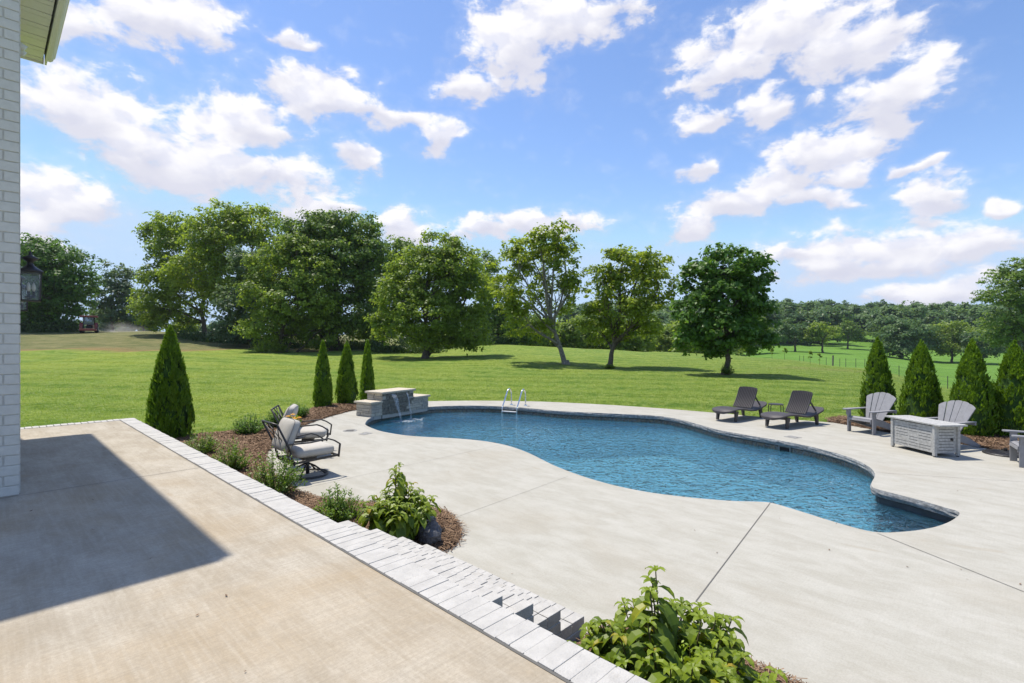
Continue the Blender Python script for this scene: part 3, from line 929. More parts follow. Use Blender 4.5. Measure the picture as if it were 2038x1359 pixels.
# skimmer mouth, deck lids
sk = gp(1559, 877.5); si = min(range(NP), key=lambda i: (PC[i] - sk).length)
nv = NRM[si]; tv = Vector((-nv.y, nv.x, 0)); Msk = Matrix((tv, nv, Vector((0, 0, 1)))).transposed()
so = PC[si]
r = empty('pool_skimmer', Vector((so.x, so.y, -.18)), 0, 'white skimmer mouth set in the mosaic waterline of the pool', 'skimmer')
mb = MB()
for dx, dz, w, h in [(-.13, 0, .03, .15), (.13, 0, .03, .15), (0, .065, .23, .02), (0, -.065, .23, .02)]:
    mb.box(so + tv * dx + nv * (-.035) + Vector((0, 0, -.19 + dz)), (w, .03, h), Msk)
kid(mb, 'face_frame', M['lid_grey'], r)
mb = MB(); mb.box(so + nv * (-.044) + Vector((0, 0, -.19)), (.235, .008, .11), Msk); kid(mb, 'throat', M['dark_void'], r)


def lid(name, poly, label):
    c = sum(poly, Vector()) / 4
    m2 = MB(); m2.prism([(p.x, p.y) for p in poly], -.02, .006)
    o = tag(m2.build(name, M['lid_grey'], bevel=.002), label, 'lid')
    for q in ((poly[0] + poly[1]) / 2, (poly[2] + poly[3]) / 2):
        m3 = MB(); z = q.lerp(c, .25); m3.lathe([(.016, .006), (.016, .009), (.0, .009)], (z.x, z.y, 0), 10)
        m3.build('screw', M['chrome'], o)


lid('skimmer_lid', [gp(1560, 869), gp(1575, 867.2), gp(1597, 871.5), gp(1583, 873)], 'grey rectangular lid in the deck beside the pool in front of the sun loungers')
lid('skimmer_lid', [gp(713, 864), gp(728, 859.8), gp(742, 862.2), gp(724, 866)], 'grey rectangular lid in the deck near the round end of the pool by the waterfall')
c = gp(696.5, 857.2)
mb = MB(); mb.lathe([(.17, -.02), (.17, .005), (.15, .007), (.0, .007)], (c.x, c.y, 0), 28)
dr = tag(mb.build('deck_drain', M['lid_grey']), 'round grey drain cover in the concrete deck left of a rectangular lid', 'drain')
mb = MB()
for k in range(5): mb.box((c.x, c.y - .09 + k * .045, .0085), (.2, .012, .002))
mb.build('slot', M['dark_void'], dr)

# ---- ladder
lad = empty('pool_ladder', (0.2, 17.7, 0), 0, 'steel pool ladder with two curved handrails at the far edge of the pool', 'ladder')
for sx in (0, 1):
    f0 = gp(1018, 805.3) if sx == 0 else gp(1046, 807)
    i0 = min(range(NP), key=lambda i: (PC[i] - (gp(1004, 809.2) if sx == 0 else gp(1030, 811))).length)
    w0 = PC[i0] + NRM[i0] * .13
    d = (w0 - f0); d.z = 0
    P = [f0 + Vector((0, 0, 0)), f0 + Vector((0, 0, .40)) + d * .02, f0 + Vector((0, 0, .50)) + d * .08, f0 + Vector((0, 0, .565)) + d * .20, f0 + Vector((0, 0, .55)) + d * .34, f0 + Vector((0, 0, .47)) + d * .47,
         f0 + Vector((0, 0, .2)) + d * .74, f0 + Vector((0, 0, .02)) + d * .93, f0 + Vector((0, 0, -.12)) + d * 1.0, f0 + Vector((0, 0, -1.0)) + d * 1.0]
    mb = MB(); mb.tube(catmull(P, 4, closed=False), .024, 10); kid(mb, 'handrail', M['chrome'], lad, smooth=True)
    mb = MB(); mb.lathe([(.06, 0), (.055, .02), (.026, .03)], (f0.x, f0.y, 0), 14); kid(mb, 'flange', M['chrome'], lad)
    if sx == 0: wa = w0
    else: wb = w0
for z in (-.14, -.42, -.70):
    mb = MB(); mb.bar(Vector((wa.x, wa.y, z)), Vector((wb.x, wb.y, z)), .09, .03); kid(mb, 'rung', M['white_plastic'], lad, bevel=.006)

# ---- stone waterfall
A = Vector((-4.10, 14.90, 0)); DS = Vector((.535, .845, 0)).normalized(); DN = Vector((DS.y, -DS.x, 0))  # DN faces the pool
Mw = Matrix((DS, DN, Vector((0, 0, 1)))).transposed()
wf = empty('stone_waterfall', A + DS * 1.2 - DN * .3, 0, 'stepped stone wall with pale caps pouring two streams of water into the pool', 'waterfall')


def stones(s0, s1, n0, n1, h, wet=None):
    """stacked stone facing of one block; s along the wall, n towards the pool"""
    m2 = MB(); tints = []; mw = MB()
    core = MB(); core.box(A + DS * (s0 + s1) / 2 + DN * (n0 + n1) / 2 + Vector((0, 0, h / 2 - .05)), (s1 - s0 - .03, n1 - n0 - .03, h + .1), Mw)
    for face in range(4):
        L = (s1 - s0) if face < 2 else (n1 - n0)
        z = 0.0
        while z < h - .01:
            hh = min(random.choice([.06, .08, .10]), h - z)
            if h - z - hh < .03: hh = h - z
            x = 0.0
            while x < L - .01:
                ll = min(random.uniform(.12, .34), L - x)
                if L - x - ll < .06: ll = L - x
                th = .035 + random.uniform(0, .018)
                cx = x + ll / 2
                if face == 0: c = (s0 + cx, n1 - .02 + th / 2 - .012, 0)
                elif face == 1: c = (s0 + cx, n0 + .02 - th / 2 + .012, 0)
                elif face == 2: c = (s0 + .02 - th / 2 + .012, n0 + cx, 0)
                else: c = (s1 - .02 + th / 2 - .012, n0 + cx, 0)
                dim = (ll - .008, th, hh - .008) if face < 2 else (th, ll - .008, hh - .008)
                pos = A + DS * c[0] + DN * c[1] + Vector((0, 0, z + hh / 2))
                tgt = m2
                if wet and face == 0 and wet[0] < c[0] < wet[1]: tgt = mw
                tgt.box(pos, dim, Mw)
                if tgt is m2: tints += [random.random()] * 8
                x += ll
            z += hh
    kid(core, 'mortar_core', M['grey_mortar'], wf)
    o = kid(m2, 'stonework', M['stone'], wf, recalc=False)
    a = o.data.attributes.new('tint', 'FLOAT', 'POINT'); a.data.foreach_set('value', tints)
    bv = o.modifiers.new('bevel', 'BEVEL'); bv.width = .006; bv.segments = 1
    if mw.v: kid(mw, 'wet_stonework', M['wet_stone'], wf, recalc=False, bevel=.006)


def capstone(s0, s1, n0, n1, z):
    m2 = MB(); m2.box(A + DS * (s0 + s1) / 2 + DN * (n0 + n1) / 2 + Vector((0, 0, z + .03)), (s1 - s0 + .12, n1 - n0 + .12, .06), Mw)
    kid(m2, 'cap', M['cap_stone'], wf, bevel=.012)


stones(0, .42, -.62, 0, .375); capstone(0, .355, -.62, 0, .375)
stones(.42, 1.74, -.62, .02, .635, wet=(.50, 1.56)); capstone(.42, 1.74, -.62, .02, .635)
stones(1.74, 2.46, -.62, 0, .375); capstone(1.805, 2.46, -.62, 0, .375)
# water: a fanned sheet and a narrow jet
m2 = MB()
rows = []
for i in range(13):
    t = i / 12; z = .615 - t * (.615 - WATER); o = .07 + .27 * math.sqrt(t)
    wdt = .075 * (1 - t) + .022; cs = .78 + .10 * t
    rows.append([A + DS * (cs + (k / 6 - .5) * 2 * wdt + .006 * math.sin(k * 3 + i)) + DN * (o + .01 * math.sin(k * 2.1 + i * .7)) + Vector((0, 0, z)) for k in range(7)])
m2.grid(rows); kid(m2, 'water_sheet', M['foam'], wf, smooth=True, recalc=False)
m2 = MB()
m2.tube([A + DS * (1.36 + .01 * math.sin(i)) + DN * (.07 + .22 * math.sqrt(i / 10)) + Vector((0, 0, .615 - i / 10 * (.615 - WATER))) for i in range(11)], [.02 + .004 * math.sin(i * 2) for i in range(11)], 7)
kid(m2, 'water_jet', M['foam'], wf, smooth=True)
V = []
for k in range(420):
    a = random.uniform(0, 6.28); rr = abs(random.gauss(0, .22))
    c0 = A + DS * random.choice([.88, .95, 1.36]) + DN * .42
    p = c0 + Vector((math.cos(a) * rr * 1.5, math.sin(a) * rr * .8, 0)); s = random.uniform(.012, .035)
    z = WATER + .006 + max(0, random.gauss(0, .02) * (1 - min(1, rr * 3)))
    an = random.uniform(0, 3)
    for q in range(4):
        V.append((p.x + s * math.cos(an + q * 1.57), p.y + s * .7 * math.sin(an + q * 1.57), z + (.012 if q == 1 else 0)))
o = tag(mesh_np('splash', np.array(V) - np.array(wf.location), 4, M['foam'], parent=wf), kind='stuff')

# ------------------------------------------------------------------ the house wing
house = empty('house', pt(-.6, 8.2, PATIO), 0, 'white painted brick house corner with a white eave and soffit at the left edge', 'house')
CS = 0.0944; P_W = .226; T0, T1 = 6.69, 14.0
T1 = 11.9
EZ = 6.9 + .4


def wall_bricks(mb):
    rows = int((EZ - PATIO) / CS)
    for i in range(rows):
        z = PATIO + CS * (i + .5)
        # end wall facing the patio
        L = .262; x = P_W + (0.0 if i % 2 else -.114) ; 
        x = P_W
        first = L if i % 2 == 0 else .114
        while x > -2.2:
            ll = first; first = L
            mb.box(pt(x - ll / 2 + .003, T0 + .006 + random.uniform(-.001, .001), z), (ll - .012, .05, CS - .008), Mx)
            x -= ll
        t = T0 + .032; first = L - .03 if i % 2 else .10
        while t < T1:
            ll = min(first, T1 - t); first = L
            if ll > .03: mb.box(pt(P_W - .019, t + ll / 2, z), (.05, ll - .012, CS - .008), Mx)
            t += ll


mb = MB(); wall_bricks(mb); kid(mb, 'brickwork', M['wall_brick'], house, bevel=.004)
mb = MB(); mb.box(pt((P_W - .006 - 2.2) / 2, (T0 - .009 + T1) / 2, (PATIO + EZ) / 2 - .1), (P_W - .006 + 2.2, T1 - T0 + .009, EZ - PATIO + .2), Mx); kid(mb, 'wall', M['wall_mortar'], house)
# eave: height and overhang set by the line of the fascia and its shadow on the patio
H = 5.1; EAVE = CAMZ + H; PF = .155 * H; TE1 = 2.503 * H; TE0 = TE1 - 6.53
mb = MB()
npan = 44
for k in range(npan):
    t0 = TE0 + .03 + (TE1 - TE0 - .06) * k / npan; w = (TE1 - TE0 - .06) / npan
    mb.box(pt((PF - 2.4) / 2 - .03, t0 + w / 2, EAVE + .045 + (.006 if k % 3 == 0 else 0)), (PF + 2.4 - .06, w - .012, .02), Mx)
kid(mb, 'soffit', M['trim'], house)
mb = MB(); mb.box(pt((PF - 2.4) / 2 - .03, (TE0 + TE1) / 2, EAVE + .075), (PF + 2.4 - .06, TE1 - TE0 - .06, .03), Mx); kid(mb, 'soffit_backing', M['trim'], house)
mb = MB()
mb.box(pt(PF - .015, (TE0 + TE1) / 2, EAVE + .10), (.03, TE1 - TE0, .20), Mx)
mb.box(pt((PF - 2.4) / 2 - .02, TE1 - .015, EAVE + .10), (PF + 2.4 - .04, .03, .20), Mx)
mb.box(pt((PF - 2.4) / 2 - .02, TE0 + .015, EAVE + .10), (PF + 2.4 - .04, .03, .20), Mx)
kid(mb, 'fascia', M['trim'], house, bevel=.006)
mb = MB()
mb.M = Matrix.Identity(4)
prof = [(0, .0), (.05, -.0), (.085, .03), (.10, .075), (.115, .08), (.115, .10), (0, .10)]
vs0 = [pt(PF + .002 + a, TE0, EAVE + .08 + b) for a, b in prof]; vs1 = [pt(PF + .002 + a, TE1, EAVE + .08 + b) for a, b in prof]
n = len(prof)
mb.add(vs0 + vs1, [tuple(range(n)), tuple(range(2 * n - 1, n - 1, -1))] + [(i, (i + 1) % n, n + (i + 1) % n, n + i) for i in range(n)])
kid(mb, 'gutter', M['trim'], house)
mb = MB()
o_ = [pt(PF + .05, TE0 - .02, EAVE + .20), pt(PF + .05, TE1 + .02, EAVE + .20), pt(-2.4, TE1 + .02, EAVE + .20), pt(-2.4, TE1 - 3.0, EAVE + 1.55), pt(-2.4, TE0 + 3.0, EAVE + 1.55), pt(-2.4, TE0 - .02, EAVE + .20)]
u_ = [v + Vector((0, 0, .03)) for v in o_]
mb.add(o_ + u_, [(0, 1, 3, 4), (1, 2, 3), (0, 4, 5), (2, 5, 4, 3), (6, 10, 9, 7), (7, 9, 8), (6, 11, 10), (8, 9, 10, 11), (0, 6, 7, 1), (1, 7, 8, 2), (5, 11, 6, 0), (2, 8, 11, 5)])
kid(mb, 'roof', M['shingle'], house)
mb = MB(); mb.box(pt(P_W + .03, (T0 + T1) / 2, EAVE - .06), (.05, T1 - T0, .16), Mx); kid(mb, 'frieze_board', M['trim'], house)

# flood light under the soffit
c = pt(P_W + .05, 11.55, EAVE - .28)
fl_ = empty('flood_light', c, 0, 'white twin-head flood light fixed high on the house wall under the soffit', 'light')
mb = MB(); mb.lathe([(.06, -.02), (.06, .02), (.03, .03)], c, 14); kid(mb, 'base', M['white_plastic'], fl_)
for s in (-1, 1):
    mb = MB(); q = c + VD * .12 * s + VN * .10 + Vector((0, 0, -.04)); mb.tube([c, c + VD * .05 * s + VN * .04], .014, 8); mb.tube([c + VD * .05 * s + VN * .04, q, q + VN * .07 + Vector((0, 0, -.05))], [.03, .05, .06], 12)
    kid(mb, 'lamp_head', M['white_plastic'], fl_, smooth=True)


def lantern(name, c, label):
    """c: centre of the lantern's body"""
    r = empty(name, c, HOUSE_ROT, label, 'lantern', 'wall lanterns on the house')
    w, h = .082, .150      # half width, half height
    m = MB()
    for sx in (-1, 1):
        for sy in (-1, 1):
            m.bar((sx * w * .90, sy * w * .90, -h), (sx * w, sy * w, h), .014, .014)
    for z, ww in ((-h, w * .92), (h, w * 1.02)):
        for s in (-1, 1):
            m.box((s * ww, 0, z), (.018, 2 * ww + .018, .018)); m.box((0, s * ww, z), (2 * ww + .018, .018, .018))
    m.box((0, 0, -h), (w * 1.7, w * 1.7, .008))
    m.bar((0, w * .95, -h), (0, w, h), .008, .008); m.bar((0, -w * .95, -h), (0, -w, h), .008, .008)
    m.build('frame', M['bronze'], r)
    m = MB()
    for s in (-1, 1):
        m.box((s * w * .93, 0, 0), (.004, w * 1.8, 2 * h - .02)); m.box((0, s * w * .93, 0), (w * 1.8, .004, 2 * h - .02))
    m.build('glass', M['glass'], r)
    m = MB()
    m.lathe([(w * 1.28, h + .005), (w * 1.30, h + .02), (w * .85, h + .045), (w * .42, h + .075), (w * .30, h + .10), (w * .34, h + .115), (w * .80, h + .145), (w * .84, h + .155), (w * .35, h + .18), (.012, h + .195), (.016, h + .21), (.008, h + .225), (.001, h + .245)], n=18)
    m.build('cap', M['bronze'], r, smooth=True)
    for k in range(3):
        a = k * 2.094 + .4
        m = MB(); m.lathe([(.011, -h + .04), (.011, -h + .10)], (.027 * math.cos(a), .027 * math.sin(a), 0), 10); m.build('candle_sleeve', M['bronze'], r)
        m = MB(); m.lathe([(.009, -h + .10), (.018, -h + .13), (.015, -h + .165), (.002, -h + .20)], (.027 * math.cos(a), .027 * math.sin(a), 0), 12); m.build('bulb', M['bulb'], r, smooth=True)
    m = MB(); m.lathe([(.045, -h + .03), (.042, -h + .045), (.012, -h + .06), (.012, -h + .02)], n=12); m.build('socket_tray', M['bronze'], r)
    # bracket reaching back to the wall (local -y is away from the pool)
    m = MB(); m.tube(catmull([(0, w * 1.1, h + .01), (0, w * 1.2, h + .03), (0, .102, h + .02), (0, .104, h - .02)], 5, closed=False), .011, 8)
    m.box((0, .101, h - .10), (.08, .014, .24)); m.build('bracket', M['bronze'], r)
    return r


# local +y of a lantern points at the wall: HOUSE_ROT turns +x along VD and +y to -VN
def lant_at(px, py, t):
    # stands off the wall by .19
    p = P_W + .28 - .02
    q = pt(p, t); return q


tl = 8.0
q = pt(P_W + .109, 7.5); lantern('wall_lantern', Vector((q.x, q.y, 2.785)), 'nearer dark bronze glass lantern with candle bulbs fixed to the house wall, at the left')
q = pt(P_W + .109, 9.95); lantern('wall_lantern', Vector((q.x, q.y, 2.785)), 'farther dark bronze lantern, mostly hidden behind the nearer one on the house wall')

# ------------------------------------------------------------------ furniture
def make_swivel():
    r = empty('swivel_chair')
    bm_ = M['black_metal']
    hw = .32
    # seat frame
    m = MB()
    for s in (-1, 1): m.bar((-.34, s * hw, .30), (.36, s * hw, .33), .022, .035)
    m.bar((-.34, -hw, .30), (-.34, hw, .30), .03, .06); m.bar((.36, -hw, .33), (.36, hw, .33), .022, .03)
    m.box((0, 0, .295), (.22, .2, .035)); m.build('seat_frame', bm_, r)
    # back frame with crossed lattice
    m = MB()
    B0 = Vector((-.34, 0, .27)); B1 = Vector((-.60, 0, .93))
    bend = Vector((-.40, 0, .50))
    for s in (-1, 1):
        m.tube([(B0.x, s * hw, B0.z), (bend.x + .01, s * hw, bend.z - .08), (bend.x, s * hw, bend.z), (B1.x, s * hw, B1.z)], .016, 8)
    m.tube([(B1.x, -hw, B1.z), (B1.x, hw, B1.z)], .017, 8); m.tube([(bend.x, -hw, bend.z), (bend.x, hw, bend.z)], .015, 8)
    f = lambda y, t: (bend.x + (B1.x - bend.x) * t, y, bend.z + (B1.z - bend.z) * t)
    for a, b in (((-hw, 1), (.12, 0)), ((hw, 1), (-.12, 0)), ((-.12, 1), (hw, 0)), ((.12, 1), (-hw, 0))):
        m.tube([f(*a), f(*b)], .008, 6)
    m.build('back_frame', bm_, r, smooth=True)
    for s in (-1, 1):
        m = MB()
        P = [(-.47, s * hw, .61), (-.1, s * hw, .595), (.20, s * (hw + .01), .62), (.30, s * (hw + .01), .58), (.40, s * (hw + .01), .51)]
        for a, b in zip(P[:-1], P[1:]): m.bar(a, b, .032, .022)
        m.bar((.40, s * (hw + .01), .515), (.375, s * (hw + .01), .30), .03, .026)
        m.build('armrest', bm_, r, bevel=.004)
    c = MB(); c.pillow((.02, 0, .425), (.66, .60, .18), e=.26, puff=.05); seat = c.build('seat_cushion', M['cushion'], r, smooth=True)
    Mb = Matrix.Rotation(math.radians(-68), 3, 'Y')
    c = MB(); c.pillow((-.35, 0, .72), (.52, .58, .17), Mb, e=.33, puff=.18); bc = c.build('back_cushion', M['cushion'], r, smooth=True)
    p = MB()
    sg = lambda w, q: math.copysign(abs(w) ** q, w)
    for zz in (-.047, .047):
        loop = []
        for k in range(36):
            u = 2 * math.pi * k / 36
            q = Mb @ Vector((sg(math.cos(u), .33) * .254, sg(math.sin(u), .33) * .284, zz)); loop.append(q + Vector((-.35, 0, .72)))
        p.tube(loop, .004, 5, closed=True)
    p.build('piping', M['piping'], bc)
    t = MB(); t.tube([(-.42, .16, .44), (-.445, .15, .38), (-.43, .17, .33)], [.012, .01, .006], 5); t.tube([(-.42, .16, .44), (-.40, .20, .37)], .008, 5); t.build('tie', M['cushion'], r)
    b = MB()
    b.tube([(.31 * math.cos(a), .31 * math.sin(a), .025) for a in [2 * math.pi * k / 32 for k in range(32)]], .017, 8, closed=True)
    b.tube([(0, 0, .03), (0, 0, .28)], .03, 10)
    for k in range(4):
        a = math.pi / 4 + k * math.pi / 2
        b.tube([(.0, 0, .21), (.12 * math.cos(a), .12 * math.sin(a), .16), (.31 * math.cos(a), .31 * math.sin(a), .03)], .015, 8)
    b.build('swivel_base', bm_, r, smooth=True)
    return r


ch = make_swivel()
ch.location = (-3.36, 8.42, 0); ch.rotation_euler.z = math.atan2(VN.y, VN.x) - .02
tag(ch, 'black swivel armchair with cream cushions, nearer one, its lattice back towards the patio', 'chair', 'cushioned swivel chairs')
ch2 = copy_tree(ch); ch2.location = (-3.98, 10.0, 0); ch2.rotation_euler.z = math.radians(14)
tag(ch2, 'black metal swivel armchair with cream cushions, farther one, behind the flower pot', 'chair', 'cushioned swivel chairs')
# small table and flowers between them
tb = empty('side_table', (-3.86, 9.02, 0), .3, 'small black round side table between the two cushioned swivel chairs', 'table')
mb = MB(); mb.lathe([(.20, .50), (.21, .51), (.21, .525), (.20, .53)], n=28); mb.build('table_top', M['black_metal'], tb)
for k in range(3):
    a = k * 2.094; mb = MB(); mb.tube([(.17 * math.cos(a), .17 * math.sin(a), .51), (.12 * math.cos(a), .12 * math.sin(a), .25), (.19 * math.cos(a), .19 * math.sin(a), 0)], .010, 8); mb.build('leg', M['black_metal'], tb)
fp = empty('flower_pot', (-3.86, 9.02, .53), 0, 'potted plant with yellow daisy flowers on the side table between the swivel chairs', 'flowers')
mb = MB(); mb.lathe([(.06, 0), (.085, .12), (.092, .125), (.092, .14), (.075, .14)], n=20); mb.build('pot', M['terracotta'], fp)


def leaf_strip(base, dirv, up, L, Wd, droop, seg=4):
    """a folded leaf as quads (with own corners); returns list of 4-corner tuples"""
    d = Vector(dirv).normalized(); u = Vector(up); side = d.cross(u)
    if side.length < 1e-4: side = d.cross(Vector((1, 0, 0)))
    side.normalize(); u = side.cross(d).normalized()
    prof = [0.0, .72, 1.0, .78, 0.02] if seg == 4 else [0, 1, .02]
    cen = []
    p = Vector(base); dd = d.copy()
    for i in range(seg + 1):
        cen.append((p.copy(), dd.copy()))
        p = p + dd * L / seg
        dd = (dd + Vector((0, 0, -droop / seg * 1.6))).normalized()
    qs = []
    for i in range(seg):
        p0, d0 = cen[i]; p1, d1 = cen[i + 1]
        u0 = side.cross(d0); u1 = side.cross(d1)
        w0, w1 = prof[i] * Wd / 2, prof[i + 1] * Wd / 2
        for s in (-1, 1):
            a = p0; b = p1; c_ = p1 + side * s * w1 + u1 * w1 * .35; e = p0 + side * s * w0 + u0 * w0 * .35
            qs.append((a, b, c_, e) if s > 0 else (a, e, c_, b))
    return qs


rnd = random.Random(11)
V = []; T = []
for k in range(90):
    a = rnd.uniform(0, 6.28); e = rnd.uniform(.2, 1.4)
    b = Vector((rnd.gauss(0, .05), rnd.gauss(0, .05), rnd.uniform(.13, .30)))
    t = rnd.random() * .85
    for q in leaf_strip(b, (math.cos(a) * math.cos(e), math.sin(a) * math.cos(e), math.sin(e)), (0, 0, 1), .09, .035, .6): V += [tuple(x) for x in q]; T += [t] * 4
mesh_np('foliage', np.array(V), 4, M['box'], np.array(T), fp)
for (x, y, z) in [(-.07, -.03, .36), (-.02, .05, .38), (.06, -.06, .32), (.03, .0, .335), (-.05, .03, .33), (.10, .02, .33)]:
    m2 = MB()
    for k in range(11):
        a = k * 6.283 / 11; m2.add([(x, y, z), (x + .03 * math.cos(a - .22), y + .03 * math.sin(a - .22), z + .006), (x + .06 * math.cos(a), y + .06 * math.sin(a), z - .006), (x + .03 * math.cos(a + .22), y + .03 * math.sin(a + .22), z + .006)], [(0, 1, 2, 3)])
    m2.lathe([(.014, -.004), (.014, .008), (.004, .013)], (x, y, z), 8)
    m2.tube([(x * .3, y * .3, .12), (x, y, z)], .003, 5)
    m2.build('flower', M['yellow'], fp, recalc=False)


def make_chaise():
    r = empty('sun_lounger')
    hw = .33
    zc = lambda x: .325 + .045 * math.cos((x + .58) * 3.5) if x < .25 else .325 + .045 * math.cos(.83 * 3.5) + .26 * (x - .25) ** 1.6
    # wavy bed: rounded foot end, ridges run lengthwise
    m = MB(); rows = []
    xs_ = [-1.0 + i * .06 for i in range(34)]
    for x in xs_:
        sq = 1.0
        if x < -.80: sq = max(.35, math.sqrt(max(0, 1 - ((-.80 - x) / .215) ** 2)))
        if x > .90: sq = max(.55, 1 - (x - .90) * 3)
        w = hw * sq
        z = zc(x) - (.05 * max(0, (-.85 - x) / .15))
        ring_ = []
        ny_ = 28
        for k in range(ny_ + 1):
            y = -w + 2 * w * k / ny_
            ring_.append((x, y, z + (.005 if k % 2 else 0) - .02 * (y / hw) ** 4))
        ring_ += [(x, w, z - .055), (x, w * .85, z - .06), (x, -w * .85, z - .06), (x, -w, z - .055)]
        rows.append(ring_)
    m.grid(rows, closed=True)
    m.add([rows[0][k] for k in range(len(rows[0]))], [tuple(range(len(rows[0])))]); m.add([rows[-1][k] for k in range(len(rows[-1]))], [tuple(range(len(rows[-1])))])
    m.build('bed', M['resin'], r)
    # reclined back, ridged
    m = MB(); rows = []
    a = math.radians(58); bx, bz = .10, .325
    bw = .285
    for i in range(13):
        s = .64 * i / 12
        cv = .03 * math.sin(s / .64 * math.pi)          # slight lengthwise bow
        w = bw * (1 - .07 * max(0, (s - .61) / .03) if s > .61 else 1)
        cx = bx + s * math.cos(a) + cv * math.sin(a) * .8; cz = bz + s * math.sin(a) - cv * math.cos(a) * .8
        fr = []; bk = []
        nn = 37
        for k in range(nn):
            y = -w + 2 * w * k / (nn - 1); g = .024 if k % 3 == 0 else 0.0
            crown = .03 * (1 - (y / bw) ** 2) if i == 12 else 0
            fr.append((cx + g * math.sin(a) + crown * math.cos(a), y, cz - g * math.cos(a) + crown * math.sin(a)))
            bk.append((cx + .035 * math.sin(a), y, cz - .035 * math.cos(a)))
        rows.append(fr + bk[::-1])
    m.grid(rows, closed=True)
    m.add(rows[0], [tuple(range(len(rows[0])))]); m.add(rows[-1], [tuple(range(len(rows[-1])))])
    m.build('backrest', M['resin'], r)
    for s in (-1, 1):
        m = MB(); m.bar((.36, s * .24, .66), (.66, s * .24, .36), .03, .03); m.build('back_strut', M['resin'], r)
    for x, d in ((-.62, -1), (.62, 1)):
        for s in (-1, 1):
            m = MB()
            ol = [(-.07, .28), (.07, .28), (.030 + .05 * d, 0.0), (-.03 + .05 * d, 0.0)]
            m.slab([(u, v) for u, v in ol], (1, 0, 0), (0, 0, 1), (0, 1, 0), (x, s * .27 - .03, 0), .06)
            m.slab([(-.06 * 1, .285), (.06, .285), (.0, .2)], (0, -s, 0), (0, 0, 1), (1, 0, 0), (x - .02, s * .20, 0), .04)
            m.build('leg', M['resin'], r, bevel=.006)
        m = MB(); m.box((x, 0, .245), (.03, .50, .07)); m.build('apron', M['resin'], r, bevel=.005)
    return r


cz = make_chaise()
cz.location = (7.36, 13.45, 0); cz.rotation_euler.z = math.radians(30)
tag(cz, 'dark brown ridged sun lounger with raised back beside the pool, right one of the pair', 'sun lounger', 'sun loungers on the deck')
c2 = copy_tree(cz); c2.location = (6.50, 14.62, 0); c2.rotation_euler.z = math.radians(36)
tag(c2, 'dark brown ridged sun lounger with raised back, left one of the pair, nearer the ladder', 'sun lounger', 'sun loungers on the deck')
st = empty('side_table', (7.55, 14.65, 0), .5, 'small black metal side table standing between the two brown sun loungers', 'table')
mb = MB(); mb.lathe([(.19, .395), (.20, .40), (.20, .415), (.185, .42)], n=26); mb.build('table_top', M['black_metal'], st)
for k in range(4):
    a = k * 1.571; mb = MB()
    mb.tube(catmull([(.14 * math.cos(a), .14 * math.sin(a), .405), (.20 * math.cos(a), .20 * math.sin(a), .39), (.225 * math.cos(a), .225 * math.sin(a), .34), (.23 * math.cos(a), .23 * math.sin(a), 0)], 4, closed=False), .011, 8); mb.build('leg', M['black_metal'], st, smooth=True)


